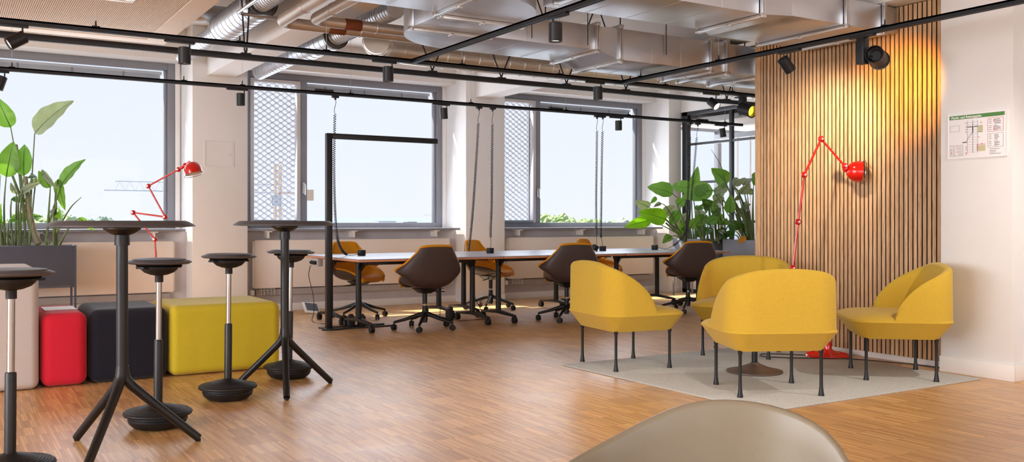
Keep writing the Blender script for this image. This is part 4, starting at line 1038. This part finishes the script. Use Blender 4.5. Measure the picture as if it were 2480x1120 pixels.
# ------------------------------------------------------------------ desks
DL, DX0, DY = 1.655, 3.445, 8.42
def make_desk(label, loc, rot, group='grey folding desks in two rows'):
    # local: x along the desk (centred), y 0 = open long side, to .80 = joined side
    t = thing('folding_desk', label, 'desk', loc, rot, group); hw = DL / 2 - .004
    MB().box(-hw + .004, hw - .004, .004, .792, .722, .7305).build('tabletop', 'desk', t, smooth=0)
    MB().box(-hw, hw, 0, .796, .703, .722).build('plywood_edge', 'deskedge', t, bevel=.004)
    MB().box(-hw + .2, hw - .2, .37, .43, .655, .7).box(-hw + .2, hw - .2, .25, .29, .665, .695).build('cross_beam', 'black', t, bevel=.004)
    for s in (-1, 1):
        x = s * (DL / 2 - .165)
        c = MB(); c.loft([rrect(.03, .024, .02, .085, 5, x, .40), rrect(.028, .022, .02, .68, 5, x, .40)]); c.build('leg', 'black', t)
        b = MB(); b.add([(x - .012, .33, .70), (x - .012, .47, .70), (x - s * .10 - .012, .40, .70), (x - .012, .40, .56), (x + .012, .33, .70), (x + .012, .47, .70), (x - s * .10 + .012, .40, .70), (x + .012, .40, .56)],
              [(0, 1, 3), (1, 2, 3), (0, 3, 2), (4, 7, 5), (5, 7, 6), (4, 6, 7), (0, 2, 6, 4), (1, 5, 6, 2), (0, 4, 5, 1)])
        b.box(x - .035, x + .035, .12, .68, .685, .702); b.build('tilt_bracket', 'black', t)
        f = MB(); f.loft([[(x - .02, .05, .068), (x + .02, .05, .068), (x + .02, .05, .088), (x - .02, .05, .088)], [(x - .028, .40, .085), (x + .028, .40, .085), (x + .028, .40, .125), (x - .028, .40, .125)], [(x - .02, .75, .068), (x + .02, .75, .068), (x + .02, .75, .088), (x - .02, .75, .088)]])
        fo = f.build('foot', 'black', t, bevel=.004)
        for y in (.06, .74):
            w = MB()
            for o in (-.014, .014): w.lathe([(.020, -.010), (.033, -.008), (.034, -.003), (.034, .003), (.033, .008), (.020, .010)], 20, (x + o, y, .034), (1, 0, 0))
            w.tube([(x, y, .034), (x, y, .075)], .008, 8).box(x - .012, x + .012, y - .03, y + .03, .045, .07)
            w.build('caster', 'rubber', fo)
    return t
dk = make_desk('front-row desk at the left end, beside the black gallows post', (DX0 + DL * .5, DY, 0), 0)
near_lb = ['', 'front-row desk in the middle of the row', 'front-row desk at the right end, beside the planters']
for k in (1, 2): dup(dk, (DX0 + DL * (k + .5), DY, 0), 0, near_lb[k])
far_lb = ['back-row desk at the left end, with the grey socket block under it', 'back-row desk in the middle, before the second pillar', 'back-row desk at the right end, under the right window']
FD = []
for k in range(3): FD.append(dup(dk, (DX0 + DL * (k + .5), DY + 1.602, 0), PI, far_lb[k]))
o = MB().box(DL / 2 - .06, DL / 2 + .0, .25, .46, .615, .70).build('socket_block', 'duct_trunk', FD[0], bevel=.004)
m = MB()
for k in range(3): m.lathe([(.022, 0), (.022, .012), (.01, .03)], 14, (DL / 2, .29 + k * .06, .655), (1, 0, 0))
m.build('plugs', 'rubber', o)
# cables below the desks
for pts, lb in (([(3.42, 9.72, .62), (3.43, 9.80, .5), (3.47, 9.78, .3), (3.46, 9.72, .12), (3.44, 9.7, .008), (3.5, 9.4, .008)], 'thin black cable hanging from the socket block at the left desk end'),
               ([(4.80, 9.3, .66), (4.84, 9.34, .5), (4.82, 9.36, .4), (4.80, 9.32, .3), (4.76, 9.25, .05), (4.72, 9.2, .008)], 'thin black cable hanging below the first desk joint'),
               ([(5.22, 9.35, .66), (5.22, 9.36, .4), (5.28, 9.36, .2), (5.30, 9.2, .03), (5.25, 9.0, .008), (4.85, 8.95, .008)], 'thin black cable dropping from the second desk to the floor')):
    tag(MB().tube(catmull(pts, 8), .004, 6).build('power_cable', 'coil'), lb, 'cable')
# black gallows post with its feet
t = thing('gallows_post', 'tall black inverted-L post standing at the left desk end', 'post', (3.36, 9.0, 0), world=True)
MB().box(3.33, 3.39, 8.97, 9.03, .012, 2.0).build('post', 'track', t, bevel=.004)
MB().box(3.39, 4.59, 8.97, 9.03, 1.945, 2.0).build('top_arm', 'track', t, bevel=.004)
MB().box(3.30, 4.02, 8.915, 8.955, 0, .014).box(3.30, 4.02, 9.10, 9.14, 0, .014).box(3.30, 3.42, 8.955, 9.10, 0, .014).build('floor_frame', 'track', t, bevel=.003)
for x, y, lb in ((3.62, 9.05, 'black power adapter on the floor right beside the gallows post, the left of two'), (3.72, 9.01, 'black power adapter on the floor by the gallows post, the right of two'), (4.80, 9.10, 'black power adapter on the floor below the first desk joint')):
    t = thing('power_adapter', lb, 'adapter', (x, y, 0))
    MB().box(-.035, .035, -.035, .035, 0, .12).build('adapter_body', 'rubber', t, bevel=.008); MB().lathe([(.026, .12), (.026, .135), (.01, .14)], 16).build('plug_face', 'track', t)
tag(MB().tube(catmull([(3.25, 8.9, .006), (3.40, 8.86, .006), (3.6, 8.98, .006), (3.8, 9.1, .006), (3.86, 9.0, .006), (3.78, 8.98, .006), (3.9, 9.06, .006), (3.98, 9.0, .006)], 8), .0045, 6).build('floor_cable', 'coil'), 'black cable curled on the floor around the power adapters', 'cable')
t = thing('floor_box_lid', 'small open white floor box lid under the radiator left of the gallows post', 'lid', (3.75, 10.6, 0))
m = MB(); m.M = Matrix.Rotation(.75, 4, 'X') @ Matrix.Rotation(.2, 4, 'Y'); m.box(-.10, .10, 0, .16, .012, .026); m.build('lid_frame', 'white', t, bevel=.003)
m = MB(); m.M = Matrix.Rotation(.75, 4, 'X') @ Matrix.Rotation(.2, 4, 'Y'); m.box(-.07, .09, .03, .15, .0262, .028); m.build('lid_inlay', 'planter', t)

# ------------------------------------------------------------------ office chairs
def shell_surface():
    sp0 = [(.245, .425), (.215, .448), (.10, .452), (-.04, .438), (-.15, .440), (-.215, .485), (-.245, .57), (-.265, .68), (-.280, .78), (-.288, .855)]
    hwv = [.14, .178, .215, .245, .25, .285, .345, .285, .205, .165]
    rai = [.0, .03, .085, .125, .13, .10, .04, .0, -.004, -.02]
    fwd = [-.02, .0, .0, .01, .05, .13, .19, .10, .045, .03]
    def f(u, v):
        x = v * (len(sp0) - 1); i = min(int(x), len(sp0) - 2); t = x - i
        def cr(a):
            g = lambda k: a[max(0, min(len(a) - 1, k))]
            p, q, r, s = g(i - 1), g(i), g(i + 1), g(i + 2)
            return .5 * (2 * q + (r - p) * t + (2 * p - 5 * q + 4 * r - s) * t * t + (3 * q - p - 3 * r + s) * t ** 3)
        y = cr([p[0] for p in sp0]); z = cr([p[1] for p in sp0]); w = cr(hwv); e = abs(u) ** 2.4
        return Vector((w * math.sin(u * PI / 2 * .98), y + cr(fwd) * e, z + cr(rai) * e))
    return f
def solid_from(f, nu, nv, a, b, su=1.0, v0=0.0, v1=1.0):
    P = {}; 
    for j in range(nv):
        for i in range(nu):
            u = (-1 + 2 * i / (nu - 1)) * su; v = v0 + (v1 - v0) * j / (nv - 1); e = 1e-3
            p = f(u, v); du = f(min(1.05, u + e), v) - f(max(-1.05, u - e), v); dv = f(u, min(1, v + e)) - f(u, max(0, v - e))
            n = du.cross(dv).normalized(); P[i, j] = (p, n)
    m = MB(); A = []; 
    for s in (a, b): A.append([tuple(P[i, j][0] + P[i, j][1] * s) for j in range(nv) for i in range(nu)])
    fs = []
    o = nu * nv
    for j in range(nv - 1):
        for i in range(nu - 1):
            q = (j * nu + i, j * nu + i + 1, (j + 1) * nu + i + 1, (j + 1) * nu + i); fs.append(q); fs.append(tuple(o + k for k in reversed(q)))
    bd = [i for i in range(nu)] + [j * nu + nu - 1 for j in range(1, nv)] + [(nv - 1) * nu + i for i in range(nu - 2, -1, -1)] + [j * nu for j in range(nv - 2, 0, -1)]
    for x, y in zip(bd, bd[1:] + bd[:1]): fs.append((x, o + x, o + y, y))
    m.add(A[0] + A[1], fs); return m
def make_chair(label, loc, rot):
    t = thing('office_chair', label, 'chair', loc, rot, 'amber and brown swivel chairs')
    f = shell_surface()
    solid_from(f, 29, 34, 0.0, .014, .955, 0.0, .982).build('shell', 'shell', t, smooth=60)
    solid_from(f, 29, 34, -.024, -.0005, 1.0, .0, 1.0).build('upholstery', 'amber', t, smooth=60)
    ed = [f(-1, v / 30) for v in range(2, 31)] + [f(-1 + 2 * u / 16, 1.0) for u in range(1, 16)] + [f(1, v / 30) for v in range(30, 1, -1)]
    ed = [Vector((p.x * 1.035, p.y, p.z + .003)) for p in ed]
    MB().tube(ed, .0125, 8).build('edge_piping', 'amber', t)
    MB().lathe([(.026, .07), (.026, .24)], 20).lathe([(.030, .09), (.030, .19)], 20).build('column_sleeve', 'black', t)
    MB().lathe([(.014, .23), (.014, .36)], 16).build('gas_piston', 'chrome', t)
    h = MB().lathe([(.024, .26), (.024, .375)], 18); h.loft([rrect(.05, .07, .02, .37, 4), rrect(.10, .13, .03, .418, 4, 0, .0)]); h.tube([(.05, 0, .385), (.20, .02, .378), (.24, .02, .376)], .006, 8).build('tilt_mechanism', 'black', t)
    for k in range(5):
        a = 2 * PI * k / 5 + .31; d = Vector((math.cos(a), math.sin(a), 0)); c = d * .315
        lg = MB().tube([d * .015 + Vector((0, 0, .155)), d * .06 + Vector((0, 0, .15)), d * .20 + Vector((0, 0, .105)), d * .315 + Vector((0, 0, .078))], [.026, .022, .016, .013], 12).build('leg', 'black', t)
        w = MB(); s = Vector((-d.y, d.x, 0)); ax = (s * math.cos(.6 * k) + d * math.sin(.6 * k)).normalized()
        for o in (-.013, .013): w.lathe([(.014, -.010), (.027, -.009), (.029, -.004), (.029, .004), (.027, .009), (.014, .010)], 18, tuple(c + ax * o + Vector((0, 0, .029))), tuple(ax))
        w.tube([tuple(c + Vector((0, 0, .03))), tuple(c + Vector((0, 0, .08)))], .008, 8); w.build('caster', 'rubber', lg)
    return t
c0 = make_chair('swivel chair with brown back to the camera at the left front desk', (4.20, 8.50, 0), 0)
dup(c0, (5.93, 8.45, 0), -.22, 'swivel chair with brown back at the middle front desk, partly hidden by a lounge chair')
dup(c0, (7.74, 8.46, 0), -.26, 'swivel chair with brown back at the right front desk, before the planters')
dup(c0, (4.07, 9.92, 0), PI + .30, 'amber swivel chair facing the camera behind the left desks')
dup(c0, (5.87, 10.02, 0), PI + .55, 'amber swivel chair turned sideways behind the middle desks, before the second pillar')
dup(c0, (7.60, 10.02, 0), PI + .55, 'amber swivel chair turned sideways behind the right desks, under the right window')

# ------------------------------------------------------------------ foreground shell chair
t = thing('shell_chair', 'greige plastic shell chair cut by the bottom edge of the photo', 'chair', (.97, 1.08, 0), world=True)
def w2(lat, dep): return (lat * C31 + dep * S31, -lat * S31 + dep * C31)
OUT = [(1120, 1330), (1250, 1215), (1385, 1120), (1500, 1055), (1600, 1001), (1660, 976), (1725, 967), (1800, 969), (1890, 986), (1960, 1014), (2020, 1056), (2055, 1098), (2075, 1150), (2092, 1215), (2100, 1330)]
cl, cd_ = .292, 1.335
def plan(th):
    return cl + .25 * math.sin(th), cd_ + .225 * math.cos(th)
NT = 41; tops = []
for i in range(NT):
    th = math.radians(-112 + 222 * i / (NT - 1)); lat, dep = plan(th)
    px = 1240 + 2240 * lat / dep
    if abs(th) < 1.35: py = interp(OUT, px)
    else: py = None
    tops.append([th, lat, dep, None if py is None else 1.1 - (py - 537) / 2240 * dep])
last = None
for q in tops:
    if q[3] is None: q[3] = .665 - .0
vals = [q[3] for q in tops]
for _ in range(4): vals = [vals[0]] + [(vals[i - 1] + 2 * vals[i] + vals[i + 1]) / 4 for i in range(1, NT - 1)] + [vals[-1]]
rings = []
for i, q in enumerate(tops):
    th = q[0]; zt = vals[i]; r = []
    prof_o = [(.04, .43), (.16, .44), (.215, .48), (.238, .56), (.246, .64)]
    def P(rad, z): 
        x, y = w2(cl + (rad + .004) * 1.0 * math.sin(th), cd_ + (rad - .02) * math.cos(th)); return (x, y, z)
    hs = [.43, .445, .49]; 
    inn = [P(.03, .445), P(.15, .452), P(.205, .49), P(.226, .55), P(.236, .55 + (zt - .55) * .4), P(.240, .55 + (zt - .55) * .8), P(.2425, zt - .010), P(.244, zt - .003)]
    top = [P(.247, zt), P(.252, zt - .0005), P(.2545, zt - .004)]
    out = [P(.2545, zt - .012), P(.250, .55 + (zt - .55) * .8), P(.245, .55 + (zt - .55) * .4), P(.235, .54), P(.213, .478), P(.155, .438), P(.03, .431)]
    rings.append(inn + top + out)
MB().loft(rings).build('seat_shell', 'shellgrey', t, smooth=60)
x0, y0 = w2(cl, cd_)
MB().lathe([(.001, .425), (.07, .425), (.07, .437), (.001, .437)], 24, (x0, y0, 0)).build('seat_mount', 'black', t)
for k in range(4):
    a = PI / 4 + k * PI / 2 - math.radians(31.68)
    MB().tube([(x0 + .05 * math.cos(a), y0 + .05 * math.sin(a), .428), (x0 + .16 * math.cos(a), y0 + .16 * math.sin(a), .40), (x0 + .27 * math.cos(a), y0 + .27 * math.sin(a), .0)], .011, 12).build('leg', 'black', t)
# ------------------------------------------------------------------ planters and plants
def planter(label, x0, x1, y0, y1, zb, zt, mat):
    t = thing('planter_box', label, 'planter', ((x0 + x1) / 2, (y0 + y1) / 2, 0), world=True)
    w = .012
    m = MB().box(x0 + .02, x1 - .02, y0, y0 + w, zb, zt).box(x0 + .02, x1 - .02, y1 - w, y1, zb, zt).box(x0, x0 + w, y0 + .02, y1 - .02, zb, zt).box(x1 - w, x1, y0 + .02, y1 - .02, zb, zt).box(x0 + w, x1 - w, y0 + w, y1 - w, zb, zb + w)
    m.build('box', mat, t, bevel=.002)
    MB().box(x0 + w, x1 - w, y0 + w, y1 - w, zt - .05, zt - .035).build('soil', 'soil', t, smooth=0)
    for a in (x0, x1 - .02):
        for b in (y0, y1 - .02): MB().box(a, a + .02, b, b + .02, .0, zt + .004).build('leg', mat, t)
    m = MB()
    for b in (y0 + .003, y1 - .019): m.box(x0 + .02, x1 - .02, b, b + .016, zb - .02, zb - .003)
    for a in (x0 + .003, x1 - .019): m.box(a, a + .016, y0 + .02, y1 - .02, zb - .02, zb - .003)
    m.build('frame', mat, t); return t
planter('dark grey planter box at the left, under the left window', -.32, 1.19, 10.50, 10.86, .44, .852, 'planter')
planter('grey planter box nearest the back wall, right of the last desk', 9.33, 9.72, 9.76, 10.53, .44, .846, 'planterlight')
planter('grey planter box cut off by the slatted wall', 9.33, 9.72, 8.45, 9.49, .44, .846, 'planterlight')
t = thing('black_cabinet', 'black slim cabinet standing between the two grey planters', 'cabinet', (9.53, 9.625, 0), world=True)
MB().box(9.36, 9.72, 9.505, 9.745, .05, .835).build('cabinet_body', 'black', t, bevel=.004)
MB().box(9.352, 9.36, 9.515, 9.735, .07, .82).build('door', 'rubber', t, bevel=.002)
for a in (9.40, 9.68):
    for b in (9.54, 9.71): MB().sphere((a, b, .025), .025, 10, 8).build('caster', 'rubber', t)

VIEW = Vector((S31, C31, 0)); RGT = Vector((C31, -S31, 0)); UP = Vector((0, 0, 1))
def at(px, py, d):
    # a point d metres ahead of the lens plane
    u = (px - 1240) / 2240 * d; p = RGT * u + VIEW * d; p.z = 1.1 - (py - 537) / 2240 * d; return p
def leaf_blade(t, P1, P2, width, mat, rg, arch=.10, fold=.30, roll=None, name='leaf'):
    P1, P2 = Vector(P1), Vector(P2); T = (P2 - P1); Ln = T.length; T.normalize()
    nrm = (-VIEW + UP * rg.uniform(-.2, .5) + RGT * rg.uniform(-.5, .5)); nrm = (nrm - T * nrm.dot(T)).normalized()
    if roll is not None: nrm = Matrix.Rotation(roll, 3, T) @ nrm
    sd = T.cross(nrm)
    nu, nv = 9, 17; vs = []; uv = []
    for j in range(nv):
        s = j / (nv - 1); c = P1.lerp(P2, s) + nrm * (arch * Ln * (4 * s * (1 - s)) * .5) - UP * (.06 * Ln * s * s)
        w = width * (math.sin(PI * min(.999, max(.001, s ** .74))) ** .72) * (1 - .25 * s)
        for i in range(nu):
            q = -1 + 2 * i / (nu - 1); rip = .05 * width * math.sin(s * 22 + q * 2) * abs(q)
            vs.append(tuple(c + sd * (w * q) + nrm * (fold * w * abs(q) ** 1.3 + rip))); uv.append((s * 1.6 + abs(q) * .35, q * .1))
    m = MB(); m.v = vs; m.f = [(j * nu + i, j * nu + i + 1, (j + 1) * nu + i + 1, (j + 1) * nu + i) for j in range(nv - 1) for i in range(nu - 1)]
    rib = [P1.lerp(P2, s) + nrm * (arch * Ln * 4 * s * (1 - s) * .5) - UP * (.06 * Ln * s * s) for s in [k / 8 for k in range(9)]]
    m.tube(rib, [.006 - .0006 * k for k in range(9)], 6)
    return m.build(name, mat, t, smooth=70, uv=uv)
def stalk(t, pts, r0, r1, mat='stem', name='stalk'):
    P = catmull(pts, 6) if len(pts) > 2 else [Vector(p) for p in pts]; n = len(P)
    return MB().tube(P, [r0 + (r1 - r0) * k / (n - 1) for k in range(n)], 8).build(name, mat, t)
def plant(label, base, d0, leaves, stalks=(), dd=.16, seed=1, z_soil=.81, wk=1.0):
    rg = random.Random(seed)
    b = at(base[0], base[1], d0); b.z = z_soil
    t = thing('strelitzia_plant', label, 'plant', tuple(b), world=True, group='large-leaved strelitzia plants')
    for (bx, by, tx, ty, w, mat, sx, *mid) in leaves:
        d = d0 + rg.uniform(-dd, dd) * .5; P1 = at(bx, by, d); P2 = at(tx, ty, d + rg.uniform(-dd, dd)); width = w / 2240 * d * .5 * 1.12 * wk
        o = leaf_blade(t, P1, P2, width, mat, rg)
        if sx is not None:
            s = at(sx, 590, d0 + rg.uniform(-.05, .05)); s.z = z_soil - .01
            pts = [s] + [at(a, c, d) for a, c in mid] + [P1]
            if not mid:
                mpt = s.lerp(P1, .55); mpt.z += .04; pts = [s, mpt, P1]
            stalk(t, pts, .012, .0055)
    for pts, r0, r1, mat in stalks:
        P = [at(a, c, d0) for a, c in pts]
        stalk(t, P, r0, r1, mat, 'trunk' if mat == 'husk' else 'stalk')
    return t
G, LM, GR, DK = 'leaf', 'leaflime', 'leafgrey', 'leafdark'
plant('tall strelitzia in the left planter with one huge leaf raised against the window', (78, 595), 9.68,
      [(84, 324, 178, 237, 60, GR, 70, (77, 420), (72, 520)), (26, 309, -6, 232, 46, G, 66, (40, 350), (58, 480)), (15, 429, 33, 337, 50, G, 12, (10, 500)), (58, 427, 60, 345, 42, G, 50, (50, 500)),
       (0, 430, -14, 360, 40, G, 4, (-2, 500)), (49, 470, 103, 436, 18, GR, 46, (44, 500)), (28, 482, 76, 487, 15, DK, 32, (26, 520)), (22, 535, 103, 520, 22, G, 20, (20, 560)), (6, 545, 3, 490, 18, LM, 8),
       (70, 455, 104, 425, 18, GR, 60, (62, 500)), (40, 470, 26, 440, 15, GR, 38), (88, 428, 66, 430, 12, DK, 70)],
      [([(93, 590), (82, 560), (70, 500), (62, 428)], .036, .02, 'husk'), ([(95, 592), (75, 550), (50, 480), (30, 425)], .028, .012, 'stem'), ([(30, 592), (14, 560), (0, 530)], .02, .012, 'stem'), ([(60, 575), (40, 573), (34, 571)], .006, .003, 'stem')], seed=11)
plant('smaller strelitzia in the left planter near its right end', (118, 595), 9.58,
      [(148, 449, 207, 381, 36, G, 128, (136, 490), (120, 540)), (122, 455, 93, 411, 27, G, 112, (119, 500)), (141, 434, 158, 506, 26, G, 133, (134, 480)), (138, 505, 147, 528, 24, LM, 138), (130, 506, 128, 522, 16, GR, 130), (192, 528, 228, 556, 16, LM, 139, (165, 555)), (101, 412, 140, 455, 16, GR, None)],
      [([(138, 592), (140, 560), (170, 505), (197, 478)], .014, .003, 'stem'), ([(110, 592), (118, 540), (128, 517)], .014, .004, 'stem'), ([(120, 592), (113, 575), (105, 565)], .014, .003, 'stem')], seed=12)
plant('spreading strelitzia in the rear right planter reaching over the window ledge', (1672, 575), 13.65,
      [(1630, 470, 1567, 449, 34, G, 1674, (1665, 507)), (1614, 532, 1545, 509, 34, LM, 1668, (1650, 566)), (1577, 533, 1512, 546, 24, LM, 1662, (1640, 566)), (1572, 503, 1537, 483, 22, GR, 1664, (1620, 540)), (1676, 459, 1624, 450, 30, G, 1682, (1684, 520)),
       (1675, 474, 1690, 398, 22, G, 1680, (1676, 520)), (1611, 521, 1633, 496, 24, GR, 1666), (1622, 541, 1648, 504, 22, G, 1668), (1647, 538, 1663, 514, 14, GR, 1672), (1672, 553, 1685, 526, 22, G, 1676), (1652, 538, 1646, 556, 10, LM, 1668), (1626, 572, 1604, 588, 17, G, 1658, (1640, 573)),
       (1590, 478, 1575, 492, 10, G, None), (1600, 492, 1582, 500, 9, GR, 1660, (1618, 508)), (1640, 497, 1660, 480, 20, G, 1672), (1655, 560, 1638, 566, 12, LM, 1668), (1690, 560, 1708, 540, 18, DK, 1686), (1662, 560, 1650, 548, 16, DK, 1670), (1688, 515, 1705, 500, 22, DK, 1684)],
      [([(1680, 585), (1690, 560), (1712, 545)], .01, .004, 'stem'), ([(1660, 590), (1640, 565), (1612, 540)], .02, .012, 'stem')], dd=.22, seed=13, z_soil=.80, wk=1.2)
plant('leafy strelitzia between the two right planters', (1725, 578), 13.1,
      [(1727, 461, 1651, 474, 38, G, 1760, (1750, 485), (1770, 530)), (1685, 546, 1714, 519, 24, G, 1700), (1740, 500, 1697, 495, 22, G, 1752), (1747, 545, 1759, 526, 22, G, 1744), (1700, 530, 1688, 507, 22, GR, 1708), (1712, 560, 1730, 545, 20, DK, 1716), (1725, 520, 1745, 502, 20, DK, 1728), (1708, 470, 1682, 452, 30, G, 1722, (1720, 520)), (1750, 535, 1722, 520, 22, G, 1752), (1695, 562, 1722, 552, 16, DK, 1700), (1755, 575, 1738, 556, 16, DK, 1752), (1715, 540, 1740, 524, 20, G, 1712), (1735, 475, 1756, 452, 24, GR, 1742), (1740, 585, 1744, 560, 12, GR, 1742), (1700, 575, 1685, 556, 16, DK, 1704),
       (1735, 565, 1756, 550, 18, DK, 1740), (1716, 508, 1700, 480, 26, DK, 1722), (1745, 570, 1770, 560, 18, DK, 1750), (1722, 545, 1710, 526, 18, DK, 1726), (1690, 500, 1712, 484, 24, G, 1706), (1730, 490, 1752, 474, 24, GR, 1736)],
      [([(1700, 585), (1722, 545), (1742, 510)], .01, .005, 'stem'), ([(1735, 585), (1730, 540), (1722, 500)], .012, .006, 'stem'), ([(1745, 585), (1765, 545), (1780, 540)], .01, .006, 'stem')], dd=.4, seed=14, z_soil=.80, wk=1.22)
plant('tall strelitzia with long stalks in the planter beside the slatted wall', (1808, 578), 12.75,
      [(1760, 446, 1722, 403, 34, G, 1812, (1775, 480), (1795, 535)), (1825, 449, 1838, 418, 30, G, 1826, (1824, 500)), (1767, 517, 1770, 468, 22, G, 1808, (1785, 545)), (1775, 450, 1792, 432, 20, GR, 1814, (1795, 495)), (1762, 452, 1728, 464, 20, GR, 1805, (1780, 500)), (1807, 574, 1787, 588, 11, 'leafdead', 1812),
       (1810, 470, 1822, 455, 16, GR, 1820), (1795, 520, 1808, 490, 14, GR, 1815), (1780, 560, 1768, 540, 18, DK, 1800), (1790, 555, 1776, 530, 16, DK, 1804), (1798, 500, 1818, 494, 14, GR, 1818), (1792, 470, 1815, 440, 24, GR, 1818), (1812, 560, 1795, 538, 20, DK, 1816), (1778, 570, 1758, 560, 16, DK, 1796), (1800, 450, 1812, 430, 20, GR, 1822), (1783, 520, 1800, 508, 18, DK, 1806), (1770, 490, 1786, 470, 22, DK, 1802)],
      [([(1812, 585), (1800, 530), (1760, 450), (1745, 400), (1722, 362)], .018, .002, 'stem'), ([(1815, 585), (1808, 520), (1790, 470), (1778, 452)], .018, .01, 'stem'), ([(1822, 585), (1816, 520), (1806, 480)], .014, .006, 'stem'), ([(1806, 585), (1790, 560), (1770, 530)], .014, .008, 'stem'), ([(1826, 585), (1822, 540), (1824, 460)], .014, .006, 'stem')], dd=.3, seed=15, z_soil=.80, wk=1.22)
# ------------------------------------------------------------------ light
W = bpy.data.worlds.new('World'); SC.world = W; W.use_nodes = True
nt = W.node_tree; bg = nt.nodes['Background']
tc = N(nt, 'ShaderNodeTexCoord'); sp = N(nt, 'ShaderNodeSeparateXYZ'); L(nt, tc.outputs['Generated'], sp.inputs[0])
rp = N(nt, 'ShaderNodeValToRGB'); rp.color_ramp.elements[0].position = 0.0; rp.color_ramp.elements[0].color = (*s8(238, 242, 251), 1)
rp.color_ramp.elements[1].position = 0.5; rp.color_ramp.elements[1].color = (*s8(220, 228, 249), 1)
L(nt, sp.outputs['Z'], rp.inputs['Fac']); L(nt, rp.outputs['Color'], bg.inputs['Color']); bg.inputs['Strength'].default_value = 1.12
def light(name, kind, loc, energy, col=(1, 1, 1), rot=None, to=None, **kw):
    d = bpy.data.lights.new(name, kind); d.energy = energy; d.color = col
    for k, v in kw.items(): setattr(d, k, v)
    o = bpy.data.objects.new(name, d); COL.objects.link(o); o.location = loc
    if to is not None: o.rotation_euler = (Vector(to) - Vector(loc)).to_track_quat('-Z', 'Y').to_euler()
    elif rot: o.rotation_euler = rot
    return o
light('sun', 'SUN', (0, 30, 30), 14.0, (1.0, 0.93, 0.82), to=(0 + .6 * 10, 30 - 10, 30 - 17), angle=math.radians(.6))
# unseen fill lamps added in the rear and left openings
for x in (-2.5, 0.7, 3.9 + .3):
    light('rear_fill_lamp', 'AREA', (x - .6, -4.95, 1.7), 50, (0.97, 0.96, 1.0), to=(x - .6, 5, 1.5), shape='RECTANGLE', size=2.5, size_y=2.3)
for y in (0.8, 4.5):
    light('left_fill_lamp', 'AREA', (-6.95, y, 1.7), 320, (0.90, 0.94, 1.0), to=(5, y, 1.5), shape='RECTANGLE', size=3.0, size_y=2.3)
# extra lamps added inside the front windows, on top of the sky light
for x in (0.9, 4.5, 8.1):
    light('front_window_fill', 'AREA', (x, 11.46, 2.0), 40, (0.86, 0.92, 1.0), to=(x - .5, 5, .6), shape='RECTANGLE', size=2.4, size_y=1.7)
light('far_room_fill', 'AREA', (11.8, 11.4, 1.8), 90, (0.95, 0.97, 1.0), to=(11.6, 8, 1.4), shape='RECTANGLE', size=3.2, size_y=1.8)  # extra lamp added to brighten the room beyond the glass
# track spots and the added unseen beams
for (loc, to, e, col, ang) in SPOTLIGHTS:
    light('spot_beam', 'SPOT', loc, e, col, to=to, spot_size=math.radians(ang), spot_blend=1.0, shadow_soft_size=.03)

# ------------------------------------------------------------------ camera
cd = bpy.data.cameras.new('camera'); cam = bpy.data.objects.new('camera', cd); COL.objects.link(cam)
cam.location = (0, 0, 1.1); cam.rotation_euler = (PI / 2, 0, -math.radians(31.68))
cd.sensor_fit = 'HORIZONTAL'; cd.sensor_width = 36.0; cd.lens = 2240.0 / 2480.0 * 36.0
cd.shift_y = -23.0 / 2480.0; cd.clip_end = 20000
SC.camera = cam
vs = SC.view_settings; SC.display_settings.display_device = 'sRGB'
vs.view_transform = 'Standard'; vs.look = 'None'; vs.gamma = 1.0; vs.exposure = 0.0; vs.use_curve_mapping = False
SC.cycles.use_denoising = True
SC.cycles.max_bounces = 8; SC.cycles.diffuse_bounces = 5; SC.cycles.glossy_bounces = 4; SC.cycles.transparent_max_bounces = 12
SC.cycles.sample_clamp_indirect = 6.0; SC.cycles.caustics_reflective = False; SC.cycles.caustics_refractive = False
